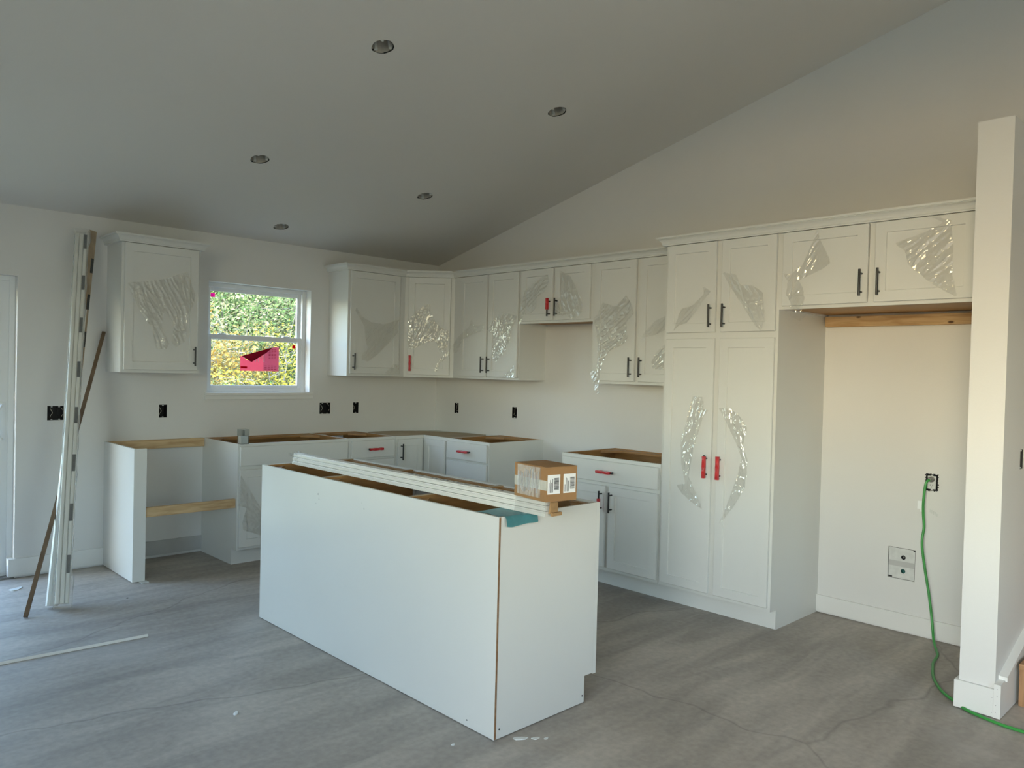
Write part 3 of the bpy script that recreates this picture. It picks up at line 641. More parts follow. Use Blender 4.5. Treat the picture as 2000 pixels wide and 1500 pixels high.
# --- base cabinets with open tops
def base_cab(label, loc, rot, w, d=24, h=34.5, open_top=True, braces=((0.0, 5), (1.0, 5))):
    t = thing('base_cabinet', label, 'cabinet', (loc[0]*I, loc[1]*I, 0), R(rot), G_BASE)
    side = [(0, 0), (-(d-3)*I, 0), (-(d-3)*I, 4.5*I), (-(d-.75)*I, 4.5*I), (-(d-.75)*I, h*I), (0, h*I)]
    for a, b_ in ((0, .28), (w-.28, w)):
        bm = bmesh.new(); prism(bm, side, 0, a*I, b_*I); obj('side_panel', bm, 'cabinet_white', t)
    bm = bmesh.new(); g = .29
    ins = [(-.02, 5*I), (-(d-.8)*I, 5*I), (-(d-.8)*I, (h-.06)*I), (-.02, (h-.06)*I)]
    prism(bm, ins, 0, g*I, (g+.3)*I); prism(bm, ins, 0, (w-g-.3)*I, (w-g)*I)
    box(bm, g*I, (w-g)*I, -.001, -.018, 4.6*I, (h-.06)*I)
    box(bm, g*I, (w-g)*I, -.018, -(d-.8)*I, 4.6*I, 5.1*I)
    # inner face of the front frame
    box(bm, (g+.3)*I, (w-g-.3)*I, -(d-1.3)*I, -(d-.78)*I, (h-6)*I, (h-.1)*I)
    obj('interior', bm, 'plywood_inside', t)
    for f in (0, 1):   # top nailing rails and corner blocks
        y0 = -(d-1.3)*I if f else -3.2*I; s = 1 if f else -1
        for x0, sx in ((g+.3, 1), (w-g-.3, -1)):
            bm = bmesh.new(); prism(bm, [(x0*I, y0), ((x0+sx*4.5)*I, y0), (x0*I, y0+s*4.5*I)], 2, (h-1.0)*I, (h-.3)*I)
            obj('corner_block', bm, 'plywood_inside', t)
    obj('nailing_rail', boxes(((g+.3)*I, (w-g-.3)*I, -.018, -3.2*I, (h-.9)*I, (h-.3)*I)), 'plywood_inside', t)
    bm = bmesh.new(); s = 1.5
    y0, y1 = -(d-.75)*I, -d*I
    box(bm, 0, s*I, y0, y1, 4.5*I, h*I); box(bm, (w-s)*I, w*I, y0, y1, 4.5*I, h*I)
    box(bm, s*I, (w-s)*I, y0, y1, (h-s)*I, h*I); box(bm, s*I, (w-s)*I, y0, y1, 4.5*I, 6*I); box(bm, s*I, (w-s)*I, y0, y1, 26.8*I, 28.4*I)
    if w > 26: box(bm, (w/2-1.2)*I, (w/2+1.2)*I, y0, y1, 6*I, 26.8*I)
    obj('face_frame', bm, 'cabinet_white', t)
    obj('toe_kick', boxes((.28*I, (w-.28)*I, -(d-3.4)*I, -(d-3)*I, 0, 4.5*I)), 'cabinet_white', t)
    return t
sink = base_cab('wide white sink base cabinet with false drawer panel under the window', (-89.5, 0), 0, 35.9)
place_door(sink, .5, 35.3, 28.25, 33.7, 24, 0, slab=True, name='false_front')
place_door(sink, .5, 17.3, 5.3, 27.2, 24, 0, 'b', 24.0, 'sink')
place_door(sink, 18.6, 35.3, 5.3, 27.2, 24, 0, 'a', 24.0)
c = base_cab('white drawer base cabinet between sink base and corner base', (-53.6, 0), 0, 18)
place_door(c, .85, 17.2, 28.2, 33.7, 24, 0, 'h', sleeve=(0.05, 1.0), slab=True)
place_door(c, .85, 17.2, 17.0, 27.5, 24, 0, 'h', slab=True)
place_door(c, .85, 17.2, 5.3, 16.4, 24, 0, 'h', slab=True)
obj('green_label', boxes((1.0*I, 7.5*I, -.0185, -.0195, 31.5*I, 34.2*I)), 'green_label', c)
obj('paper_label', boxes((8.0*I, 12.5*I, -.0185, -.0195, 31.8*I, 34.0*I)), 'label_white', c)
c = base_cab('white drawer base cabinet between corner base and range gap', (0, -36.6), -90, 20.4)
place_door(c, .6, 19.9, 28.2, 33.7, 24, 0, 'h', sleeve=(0.0, .92), slab=True)
place_door(c, .6, 19.9, 17.0, 27.5, 24, 0, 'h', slab=True)
place_door(c, .6, 19.9, 5.3, 16.4, 24, 0, 'h', slab=True)
obj('paper_label', boxes((19.75*I, 19.8*I, -9*I, -13*I, 33.0*I, 34.3*I)), 'label_white', c)
c = base_cab('white base cabinet with one drawer and two doors beside the pantry', (0, -87.2), -90, 33.2)
place_door(c, .8, 32.8, 28.0, 33.6, 24, 0, 'h', sleeve=(0.0, .9), slab=True)
place_door(c, .8, 16.2, 5.4, 27.0, 24, 0, 'b', 23.0, sleeve=(.12, .62))
place_door(c, 17.5, 32.9, 5.4, 27.0, 24, 0, 'a', 23.0)
obj('paper_label', boxes((32.55*I, 32.62*I, -9*I, -14*I, 32.2*I, 34.2*I)), 'label_white', c)
# corner base
t = thing('base_cabinet', 'L shaped corner base cabinet with folding doors in the kitchen corner', 'cabinet', (0, 0, 0), 0, G_BASE)
Lp = lambda e: [(p*I, q*I) for p, q in ((-.05, -.05), (-35.55, -.05), (-35.55, -24+e), (-24+e, -24+e), (-24+e, -36.55), (-.05, -36.55))]
bm = bmesh.new(); prism(bm, Lp(.75), 2, 4.5*I, 33.6*I); obj('carcass', bm, 'cabinet_white', t)
bm = bmesh.new(); prism(bm, Lp(3), 2, 0, 4.5*I); obj('toe_kick', bm, 'cabinet_white', t)
bm = bmesh.new(); prism(bm, [(p*I, q*I) for p, q in ((-35.55, -24), (-24, -24), (-24, -36.55), (-23.25, -36.55), (-23.25, -23.25), (-35.55, -23.25))], 2, 4.5*I, 34.5*I); obj('face_frame', bm, 'cabinet_white', t)
arc = [(-35.5 + 0*k, -9) for k in range(1)] + [(-30 + 27*math.sin(a) - 0, -30 + 27*math.cos(a)) for a in [R(-5 + 100*k/14) for k in range(15)]] + [(-9, -36.5)]
bm = bmesh.new(); prism(bm, [(p*I, q*I) for p, q in [(-35.5, -23.2)] + arc + [(-23.2, -36.5), (-23.2, -23.2)]], 2, 33.62*I, 34.35*I); obj('top_board', bm, 'plywood_top', t)
place_door(t, -35.0, -24.9, 5.3, 33.5, 24, 0, 'a', 29.4)
o = place_door(t, 0, 10.5, 5.3, 33.5, 24, 0); o.rotation_euler = (0, 0, R(-90)); o.location = (-24*I, -25.55*I, 5.3*I)

# --- tall pantry
t = thing('pantry_cabinet', 'tall four door white pantry cabinet with red lower handles', 'cabinet', (0, -120.5*I, 0), R(-90), 'tall kitchen cabinets')
w, d, h = 30, 24, 90
bm = bmesh.new(); prism(bm, [(0, 0), (-(d-3)*I, 0), (-(d-3)*I, 4.5*I), (-(d-.75)*I, 4.5*I), (-(d-.75)*I, h*I), (0, h*I)], 0, 0, w*I); obj('carcass', bm, 'cabinet_white', t)
bm = bmesh.new(); y0, y1 = -(d-.75)*I, -d*I
for a, b_, s, e in ((0, 1.5, 4.5, 90), (28.5, 30, 4.5, 90), (13.7, 16.3, 4.5, 90), (1.5, 13.7, 4.5, 6), (16.3, 28.5, 4.5, 6), (1.5, 13.7, 65, 68), (16.3, 28.5, 65, 68), (1.5, 13.7, 88, 90), (16.3, 28.5, 88, 90)): box(bm, a*I, b_*I, y0, y1, s*I, e*I)
obj('face_frame', bm, 'cabinet_white', t)
obj('toe_kick', boxes((0, w*I, -(d-3)*I, -(d-2.7)*I, 0.002, 4.5*I)), 'cabinet_white', t)
place_door(t, .9, 14.4, 67.3, 88.7, 24, 0, 'b', 71.1, 'pUL')
place_door(t, 15.9, 29.4, 67.3, 88.7, 24, 0, 'a', 71.1, 'pUR')
place_door(t, .9, 14.4, 5.4, 65.8, 24, 0, 'b', 35.5, 'pLL', (.0, .95))
place_door(t, 15.9, 29.4, 5.4, 65.8, 24, 0, 'a', 35.5, 'pLR', (.0, 1.0))

# --- crown mouldings
PROFILE = [(0, 88.85), (.80, 88.85), (.82, 89.15), (.95, 89.22), (1.0, 89.45), (1.10, 89.75), (1.35, 90.1), (1.65, 90.33), (1.85, 90.40), (1.85, 90.52), (2.12, 90.55), (2.12, 90.95), (0, 90.95)]
def crown(label, path):
    """path in inches, plan view; the outside is on the side of the path's first turn normal (to its right)"""
    bm = bmesh.new(); P = [Vector(p) for p in path]; rings = []
    for i, p in enumerate(P):
        ns = []
        for a, b_ in ((i-1, i), (i, i+1)):
            if 0 <= a and b_ < len(P):
                dd = (P[b_]-P[a]).normalized(); ns.append(Vector((dd.y, -dd.x)))
        m_ = ns[0] if len(ns) == 1 else (ns[0]+ns[1])/(1+ns[0].dot(ns[1]))
        rings.append([bm.verts.new(((p.x+m_.x*o_)*I, (p.y+m_.y*o_)*I, z*I)) for o_, z in PROFILE])
    k = len(PROFILE)
    for A, B in zip(rings, rings[1:]):
        for i in range(k): bm.faces.new((A[i], A[(i+1) % k], B[(i+1) % k], B[i]))
    bm.faces.new(rings[0]); bm.faces.new(rings[-1][::-1])
    return tag(obj('crown_molding', bm, 'cabinet_white'), label, 'molding', 'crown moldings on the cabinets')
crown('white crown molding on the lone cabinet beside the sliding door', [(-117, -.05), (-117, -12), (-96, -12), (-96, -.05)][::1] if False else [(-117.0, -.05), (-117.0, -12), (-96, -12), (-96, -.05)])
crown('white crown molding running around the corner wall cabinets', [(-47.3, -.05), (-47.3, -12), (-24.3, -12), (-12, -24.3), (-12, -118.3)])
crown('white crown molding along the pantry and refrigerator cabinet tops', [(-12.2, -120.5), (-24, -120.5), (-24, -191.4)])

# ------------------------------------------------------------------ dishwasher bay
t = thing('end_panel', 'white L shaped end panel closing the open dishwasher bay', 'panel', (-117*I, 0, .006))
obj('side_board', boxes((0, .6*I, -.001, -23.4*I, 0, 34.3*I)), 'panel_white', t)
obj('front_board', boxes((0, 3.1*I, -23.4*I, -24*I, 0, 34.3*I)), 'panel_white', t)
tag(obj('pine_board', boxes((-116.3*I, -89.55*I, -.001, -.038, 32.0*I, 34.5*I), bevel=.002), 'pine'), 'pine board fixed to the wall across the top of the dishwasher bay', 'board')
tag(obj('pine_board', boxes((-113.85*I, -89.55*I, -23.2*I, -22.0*I, 16.5*I, 19.0*I), bevel=.002), 'pine'), 'pine brace across the front of the open dishwasher bay', 'board')
tag(obj('pine_board', boxes((-.001, -.038, -151.0*I, -191.3*I, 69.4*I, 71.8*I), bevel=.002), 'pine_lengthwise'), 'pine ledger board under the cabinet above the refrigerator space', 'board')
tag(obj('wood_shim', boxes((-115.3*I, -113.4*I, -23.3*I, -25.6*I, .0005, .0055)), 'drywall_chip'), 'small pale wood shim under the bay end panel', 'shim')

# ------------------------------------------------------------------ island
IX, IY0, IY1 = -2.662, -1.765, -3.737     # outer face of the back panel, far end, near end
t = thing('kitchen_island', 'long white kitchen island with bare open top and plain panels', 'island', (IX, IY0, 0))
LEN = IY0-IY1; h = 34.5*I
obj('back_panel', boxes((0, .0115, 0, -LEN, .004, h)), 'panel_white', t)
bm = bmesh.new(); box(bm, .0012, .0105, -LEN-.0006, -LEN, .005, h-.001); obj('raw_edge', bm, 'raw_board_edge', t)
kick = 3*I; D = .0115+.603; DE = D-.0197
endp = [(.0120, .004), (D-kick, .004), (D-kick, 4.7*I), (DE, 4.7*I), (DE, h), (.0120, h)]
bm = bmesh.new(); prism(bm, endp, 1, -LEN, -LEN+.0065); obj('end_panel', bm, 'panel_white', t)
bm = bmesh.new(); prism(bm, endp, 1, 0, -.0065); obj('end_panel', bm, 'panel_white', t)
for x, z in ((.028, .04), (D-kick-.012, .035)):
    bm = bmesh.new(); cyl(bm, (x, -LEN-.0012, z), (x, -LEN+.001, z), .0035, seg=10); obj('screw_head', bm, 'ink', t)
bm = bmesh.new(); cyl(bm, (-.0008, -LEN+.16, .03), (.001, -LEN+.16, .03), .003, seg=10); obj('screw_head', bm, 'ink', t)
cuts = [.0065, .62, 1.36, LEN-.0065]
for a, b_ in zip(cuts, cuts[1:]):
    bm = bmesh.new(); th = .010; g = .0015; z0, z1 = 4.6*I, h-.003
    box(bm, .0125, D-.02, -a-g, -a-g-th, z0, z1); box(bm, .0125, D-.02, -b_+g, -b_+g+th, z0, z1)
    box(bm, .0125, .0225, -a-g-th, -b_+g+th, z0, z1); box(bm, .0225, D-.02, -a-g-th, -b_+g+th, z0, z0+.012)
    ca = obj('carcass', bm, 'plywood_inside', t)
    for x0, s in ((.0225, 1), (D-.055, -1)):
        for y0, sy in ((-a-g-th, -1), (-b_+g+th, 1)):
            bm = bmesh.new(); prism(bm, [(x0, y0), (x0+s*.11, y0), (x0, y0+sy*.11)], 2, h-.03, h-.014); obj('corner_block', bm, 'plywood_inside', ca)
    obj('front_rail', boxes((D-.055, D-.022, -a-g-th, -b_+g+th, h-.10, h-.008)), 'plywood_inside', ca)
    bm = bmesh.new(); box(bm, .0125, D-.0195, -a-g, -a-g-th, h-.003, h-.0012); box(bm, .0125, D-.0195, -b_+g, -b_+g+th, h-.003, h-.0012); box(bm, .0125, .0225, -a-g, -b_+g, h-.003, h-.0012)
    obj('raw_edge', bm, 'plywood_top', ca)
    bm = bmesh.new(); x0, x1 = D-.0195, D; W = b_-a; ea = 0 if a < .01 else a; eb = LEN if b_ > LEN-.01 else b_
    box(bm, x0, x1, -ea, -a-.035, 4.5*I, h-.001); box(bm, x0, x1, -eb, -b_+.035, 4.5*I, h-.001); box(bm, x0, x1, -a-.035, -b_+.035, h-.04, h-.001); box(bm, x0, x1, -a-.035, -b_+.035, 4.5*I, 6*I); box(bm, x0, x1, -a-.035, -b_+.035, 26.8*I, 28.4*I)
    obj('face_frame', bm, 'cabinet_white', t)
    wd = W-.03
    for q0, q1, z0, z1, slab in ((.03, W-.03, 28.2, 33.6, True), (.03, W/2-.008, 5.2, 27.2, False), (W/2+.008, W-.03, 5.2, 27.2, False)):
        o = bpy.data.objects.new('drawer_front' if slab else 'door', door_mesh(q1-q0, (z1-z0)*I, slab)); o.rotation_euler = (0, 0, R(90)); o.location = (D, -a-q1, z0*I); link(o, t)
        if slab: handle(o, (q1-q0)/2, .07, True)
        else: handle(o, 1.05*I if q0 > .1 else (q1-q0)-1.05*I, 18*I)
obj('toe_kick', boxes((D-kick-.01, D-kick-.0005, -.007, -LEN+.007, 0, 4.5*I)), 'cabinet_white', t)
# scuffs on the back panel
bm = bmesh.new()
for (y, z, r) in ((-.62, .79, .006), (-.63, .765, .004), (-.60, .74, .003), (-1.02, .80, .003), (-1.04, .775, .005)):
    cyl(bm, (-.0003, y, z), (.0002, y, z), r, seg=9)
for v in bm.verts: v.co.y += .003*noise.noise(v.co*90)
obj('scuff_mark', bm, 'primer_grey', t)

# --- bundle of mouldings on the island
TOP = h+.001
t = thing('molding_bundle', 'long bundle of white moldings lying across the island top', 'molding', (-2.512, -1.83, TOP))
BL, BH, BW = 2.01, .061, .062
prof = [(0, 0), (.006, .010), (.002, .016), (.009, .024), (.004, .030), (.011, .038), (.006, .045), (.013, .052), (.010, .061), (BW, .061), (BW, 0)]
for k, (z0, z1, off) in enumerate(((0, .0190, 0), (.0205, .0400, .006), (.0415, BH, .012))):
    bm = bmesh.new()
    pr = [(off, z0+.001), (off+.002, z0), (BW-.004+.002*k, z0), (BW-.004+.002*k, z1), (off+.006, z1), (off+.004, z1-.004), (off, z1-.006)]
    prism(bm, [(x, z) for x, z in pr], 1, .004*k, -BL+.006*k)
    obj('molding_strip', bm, 'moulding_white', t)
bm = bmesh.new()   # far end in crumpled wrap
for k in range(60):
    a = random.random()*6.28; rr = .05
    p = Vector((BW*random.random(), -.055+random.random()*.075, .004+random.random()*(BH+.004)))
    vs_ = [bm.verts.new(p+Vector((random.uniform(-.02, .02), random.uniform(-.02, .02), random.uniform(-.015, .015)))) for _ in range(3)]
    bm.faces.new(vs_)
for v in bm.verts: v.co.z = max(v.co.z, .002); v.co.x = max(v.co.x, -.012)
obj('end_wrap', bm, 'wrap_film', t)
bm = bmesh.new(); y0, y1 = -BL+.17, -BL-.006; seg = 14; prev = None
for k in range(seg+1):
    y = y0+(y1-y0)*k/seg; e = .003+.0025*noise.noise(Vector((k*.9, 0, 0)))
    cur = [bm.verts.new(p) for p in ((-e, y, .0005), (-e+.002, y, BH*.5), (.008-e, y, BH+e), (BW+e, y, BH+e), (BW+e, y, .0005))]
    if prev:
        for i in range(4): bm.faces.new((prev[i], prev[i+1], cur[i+1], cur[i]))
    prev = cur
bm.faces.new(prev)
obj('near_wrap', bm, 'wrap_film', t, smooth=True)
bm = bmesh.new()
prism(bm, [(.014, .012), (.062, .010), (.060, .054), (.022, .058), (.018, .03)], 1, -BL-.012, -BL-.004); box(bm, .018, .072, -BL-.024, -BL-.012, .003, .016)
obj('cardboard_end', bm, 'kraft', t)
bm = bmesh.new()
for k in range(26):
    y = -1.05-k*.026-random.random()*.008
    if k in (5, 6, 12, 18): continue
    box(bm, .042, .050+.004*random.random(), y, y-.016, BH+.0001, BH+.0006)
obj('faint_print', bm, 'sticker_dark', t)['kind'] = 'stuff'

# --- cardboard box
bx = thing('cardboard_box', 'small brown cardboard box with barcode labels and clear tape', 'box', (-2.548, -3.876, TOP+BH+.0045), R(-8.0))
bw, bl, bh = .155, .205, .134
obj('box_body', boxes((0, bw, 0, bl, 0, bh-.002)), 'cardboard', bx)
for a, b_ in ((0, bl/2-.001), (bl/2+.001, bl)):
    bm = bmesh.new(); n = 6; up = []
    for k in range(n+1):
        x = bw*k/n
        for y in (a, b_):
            edge = abs(y-bl/2) < .01
            up.append((x, y, bh-.001+(.006*math.sin(math.pi*k/n) if edge else .0)+.002))
    vt = [bm.verts.new(p) for p in up]; vb = [bm.verts.new((p[0], p[1], p[2]-.0025)) for p in up]
    for k in range(n):
        bm.faces.new((vt[2*k], vt[2*k+2], vt[2*k+3], vt[2*k+1])); bm.faces.new((vb[2*k], vb[2*k+1], vb[2*k+3], vb[2*k+2]))
        bm.faces.new((vt[2*k], vb[2*k], vb[2*k+2], vt[2*k+2])); bm.faces.new((vt[2*k+1], vt[2*k+3], vb[2*k+3], vb[2*k+1]))
    bm.faces.new((vt[0], vt[1], vb[1], vb[0])); bm.faces.new((vt[2*n], vb[2*n], vb[2*n+1], vt[2*n+1]))
    obj('box_flap', bm, 'cardboard', bx)
mat('clear_tape', (0.55, 0.53, 0.46), 0.2, 0.6, var=0.15, vscale=30)
obj('tape', boxes((-.0008, 0, -.0008, bl, .045, .083)), 'clear_tape', bx)
obj('tape', boxes((0, .02, -.0010, -.0002, .045, .083)), 'clear_tape', bx)
mat('wrap_shine', (0.62, 0.62, 0.64), 0.16, 0.8, var=0.55, vscale=18, stretch=(1, 6, 1.2), bump=0.9, bscale=55)
bm = bmesh.new(); ny, nz_ = 24, 12
g = [[bm.verts.new((-.0015-.003*abs(noise.noise(Vector((j*.75, k*.12, 4)))), .035+.15*j/ny, .012+.118*k/nz_)) for k in range(nz_+1)] for j in range(ny+1)]
for j in range(ny):
    for k in range(nz_): bm.faces.new((g[j][k], g[j+1][k], g[j+1][k+1], g[j][k+1]))
obj('stretch_wrap', bm, 'wrap_film', bx, smooth=True)
bm = bmesh.new()
for j in range(22):
    y = .045+.135*j/22+random.random()*.004; z0 = .02+.03*random.random(); z1 = .09+.035*random.random()
    box(bm, -.0030, -.0016, y, y+.0012+.002*random.random(), z0, z1)
obj('shine_streak', bm, 'wrap_shine', bx)  # thin pale strips painted as shine on the stretch wrap
for k, x0 in enumerate((.006, .086)):
    lb = obj('barcode_label', boxes((x0, x0+.062, -.0012, 0, .030, .105)), 'label_white', bx)
    bm = bmesh.new(); z = .045; random.seed(3+k)
    while z < .092:
        hgt = random.choice((.0008, .0012, .0022)); box(bm, x0+.033, x0+.056, -.0017, -.0012, z, z+hgt); z += hgt+random.choice((.0008, .0014))
    for q in range(4): box(bm, x0+.006+q*.006, x0+.008+q*.006, -.0017, -.0012, .036, .062+.03*random.random())
    obj('barcode', bm, 'ink', lb)
# --- teal sheet under the bundle
bm = bmesh.new(); pts = [(-2.64, -3.60), (-2.63, -3.715), (-2.60, -3.76), (-2.53, -3.765), (-2.44, -3.752), (-2.42, -3.60)]
nx, ny = 22, 18; G = []
for i in range(nx+1):
    col = []
    for j in range(ny+1):
        u, v = i/nx, j/ny
        x = -2.648+.228*u + .006*math.sin(v*5); y = -3.585-.20*v*(1-.12*abs(u-.45)) - .004*math.sin(u*9)
        over = -3.7415-y
        zz = TOP-.0012+.0008
        if over > 0: zz -= over*1.0; y = -3.7425-.012*(1-math.exp(-over*40))-.004*math.sin(u*11)*over*20
        else: zz -= 0
        col.append(bm.verts.new((x, y, zz-.0003+(.0012*abs(noise.noise(Vector((u*6, v*6, 1)))) if over <= 0 else 0))))
    G.append(col)
for i in range(nx):
    for j in range(ny):
        if not (j > 12 and (i < 2 or i > 18)): bm.faces.new((G[i][j], G[i+1][j], G[i+1][j+1], G[i][j+1]))
bm.verts.ensure_lookup_table(); bmesh.ops.delete(bm, geom=[v for v in bm.verts if not v.link_faces], context='VERTS')
tag(obj('teal_sheet', bm, 'teal_sheet', smooth=True), 'crinkled teal plastic sheet under the molding bundle end', 'sheet')

# ------------------------------------------------------------------ leaning pieces
def leaning(root, p0, p1, w, d, up=(0, -1, 0)):
    p0, p1 = Vector(p0), Vector(p1); ax = (p1-p0).normalized()
    n_ = (Vector(up) - ax*ax.dot(Vector(up))).normalized(); s = n_.cross(ax) * -1
    return p0, ax, s, n_, (p1-p0).length
def plank_prof(bm, fr, prof, a0, a1):
    p0, ax, s, n_, L = fr
    A = [bm.verts.new(p0+ax*a0+s*x+n_*y) for x, y in prof]; B = [bm.verts.new(p0+ax*a1+s*x+n_*y) for x, y in prof]
    k = len(prof); bm.faces.new(A); bm.faces.new(B[::-1])
    for i in range(k): bm.faces.new((A[i], B[i], B[(i+1) % k], A[(i+1) % k]))
def shift(bm, loc):
    for v in bm.verts: v.co -= Vector(loc)
    return bm
# pack A : white mouldings in clear wrap
bA = (-3.458, -.925, .014)
t = thing('molding_pack', 'tall pack of white moldings in clear wrap leaning on the wall', 'molding', (-3.458, -.925, 0), group='moldings leaning on the wall')
frA = leaning(None, bA, (-3.160, -.095, 2.30), .07, .05, up=(-.35, -1, 0))
for x0, x1, y0, y1 in ((-.036, -.014, -.010, .030), (-.012, .012, -.012, .026), (.014, .034, -.010, .031)):
    bm = bmesh.new(); plank_prof(bm, frA, [(x0, y0), (x1, y0), (x1, y1-.004), (x1-.004, y1), (x0+.004, y1), (x0, y1-.004)], .02, frA[4]-.01-.02*(x0 > 0)); obj('molding_strip', shift(bm, t.location), 'moulding_white', t)
for k in range(8):
    a = .19+k*.305
    if a > 2.4: continue
    bm = bmesh.new(); plank_prof(bm, frA, [(.015, .0312), (.033, .0312), (.033, .0322), (.015, .0322)], a, a+.105); obj('sticker', shift(bm, t.location), 'sticker_dark', t)
bm = bmesh.new(); p0, ax, s, n_, L = frA; prev = None; nseg = 60
for k in range(nseg+1):
    a = -.006+(L+.03)*k/nseg; cur = []
    wob = lambda q: .006*noise.noise(Vector((k*.45, q*1.7, 2)))
    flare = .012*(1 if k < 5 or k > nseg-3 else 0)*(.5+.5*random.random())
    for q, (x, y) in enumerate(((-.040, -.016), (.0, -.017), (.039, -.016), (.043, .01), (.039, .035), (.0, .034), (-.041, .034), (-.043, .01))):
        kx = 1+(flare/.04 if x > 0 else 0)
        cur.append(bm.verts.new(p0+ax*a+s*(x*kx+wob(q))+n_*(y+wob(q+9)*.5+.002)))
    if prev:
        for i in range(8): bm.faces.new((prev[i], prev[(i+1) % 8], cur[(i+1) % 8], cur[i]))
    prev = cur
for v in bm.verts: v.co.z = max(v.co.z, .001); v.co.y = min(v.co.y, -.004)
obj('wrap', shift(bm, t.location), 'wrap_film', t, smooth=True)
# pack B : bare backs of mouldings, behind
bB = (-3.480, -.845, .010)
t = thing('molding_pack', 'thin stack of bare wood backed moldings leaning behind the wrapped pack', 'molding', (-3.480, -.845, 0), group='moldings leaning on the wall')
frB = leaning(None, bB, (-3.078, -.050, 2.335), .05, .02, up=(.1, -1, 0))
bm = bmesh.new(); plank_prof(bm, frB, [(-.026, -.010), (.020, -.010), (.020, .008), (-.026, .008)], 0, frB[4]); obj('molding_strip', shift(bm, t.location), 'moulding_back', t)
bm = bmesh.new(); plank_prof(bm, frB, [(-.042, -.012), (-.0265, -.012), (-.0265, .011), (-.042, .011)], 0, frB[4]-.03); obj('molding_strip', shift(bm, t.location), 'moulding_white', t)
bm = bmesh.new(); plank_prof(bm, frB, [(-.026, .009), (.004, .009), (.004, .018), (-.026, .018)], 0, frB[4]*.76); obj('molding_strip', shift(bm, t.location), 'moulding_white', t)
for a in (2.17, 1.90, 1.63, 1.33):
    bm = bmesh.new(); z_ = .0085 if a > frB[4]*.76-.1 else .0185
    plank_prof(bm, frB, [(.002, .0085), (.0195, .0085), (.0195, .0095), (.002, .0095)], a, a+.11); obj('sticker', shift(bm, t.location), 'sticker_dark', t)
# stick C
bm = bmesh.new(); fr = leaning(None, (-3.648, -.960, .006), (-2.990, -.014, 1.648), .02, .015, up=(-.5, -1, 0))
plank_prof(bm, fr, [(-.011, -.007), (.011, -.007), (.011, .007), (-.011, .007)], 0, fr[4])
for v in bm.verts: v.co.z = max(v.co.z, 0.0005)
tag(obj('wood_stick', bm, 'stick_brown'), 'thin brown wood stick leaning against the wall under the lone cabinet', 'stick')
# strip D on the floor
bm = bmesh.new(); prev = None; pts = catmull([(-3.245, -1.686, 0), (-3.42, -1.676, 0), (-3.66, -1.660, 0), (-3.90, -1.645, 0), (-4.25, -1.640, 0), (-4.65, -1.650, 0)], 6)
for p in pts:
    cur = [bm.verts.new((p.x, p.y+a, z)) for a, z in ((-.007, .0005), (.007, .0005), (.007, .010), (.003, .0125), (-.004, .009), (-.007, .004))]
    if prev:
        for i in range(6): bm.faces.new((prev[i], prev[(i+1) % 6], cur[(i+1) % 6], cur[i]))
    else: bm.faces.new(cur[::-1])
    prev = cur
bm.faces.new(prev)
tag(obj('molding_strip', bm, 'moulding_white'), 'single thin white molding strip lying on the concrete floor', 'molding')

# ------------------------------------------------------------------ electrical boxes
def elec_box(label, loc, rot, w, h, wires=2, group='open electrical boxes', m='black_plastic'):
    t = thing('electrical_box', label, 'electrical box', loc, rot, group)
    bm = bmesh.new(); d = .062; th = .0025; e = .0006
    box(bm, e, th, .001, d, e, h-e); box(bm, w-th, w-e, .001, d, e, h-e); box(bm, th, w-th, .001, d, e, th); box(bm, th, w-th, .001, d, h-th, h-e); box(bm, th, w-th, d-th, d, th, h-th)
    obj('box_shell', bm, m, t)
    for k in range(wires):
        bm = bmesh.new(); x = w*(.3+.35*k); s = 1 if k % 2 else -1
        tube(bm, catmull([(x, d-.004, h*.85), (x+s*.006, d*.4, h*.8), (x-s*.004, .012, h*.5), (x+s*.008, .014, h*.3), (x+s*.002, .03, h*.2)], 5), .0016, 6); obj('wire', bm, 'black_plastic' if k % 2 else 'copper_wire', t, smooth=True)
    for zz in (th, h-th-.006):
        bm = bmesh.new()
        for x in ([w/2] if w < .07 else [w*.27, w*.73]): box(bm, x-.005, x+.005, .002, .006, zz, zz+.006)
        obj('screw_tab', bm, 'outlet_white', t)
    return t
bz = BOXZ[0]; hh = BOXZ[1]-BOXZ[0]
labs = ['double black electrical box in the wall behind the leaning molding pack', 'single black electrical box under the lone wall cabinet', 'double black electrical box between window and kitchen corner', 'single black electrical box with a pale loose wire near the corner']
for (a, b_), l in zip(back_boxes, labs): elec_box(l, (a, 0, bz), 0, b_-a, hh, wires=3 if b_-a > .07 else 2)
for (a, b_, s, e_), l in zip(right_boxes[:2], ['single black electrical box closest to the corner on the gable wall', 'single black electrical box above the drawer base beside the range gap']): elec_box(l, (0, b_, s), R(-90), b_-a, e_-s, wires=1)
elec_box('black electrical box with torn edges on the stair side of the short wall', (box_hole[0], STUB_Y1, box_hole[2]), 0, box_hole[1]-box_hole[0], box_hole[3]-box_hole[2], wires=1)
# outlet in the refrigerator space
a, b_, s, e_ = right_boxes[2]
t = elec_box('white duplex outlet without cover plate in the refrigerator space', (0, b_, s), R(-90), b_-a, e_-s, wires=0); t['category'] = 'outlet'; t.name = 'wall_outlet'; t['group'] = 'wall outlets'
w, h_ = b_-a, e_-s
obj('receptacle', boxes((w/2-.0215, w/2+.0215, -.004, .012, h_*.5-.037, h_*.5+.037), bevel=.003), 'outlet_white', t)
bm = bmesh.new()
for x in (-.006, .006): box(bm, w/2+x-.001, w/2+x+.001, -.0048, -.004, h_*.30, h_*.30+.008)
cyl(bm, (w/2, -.0048, h_*.24), (w/2, -.004, h_*.24), .0025, seg=8); obj('slot', bm, 'ink', t)
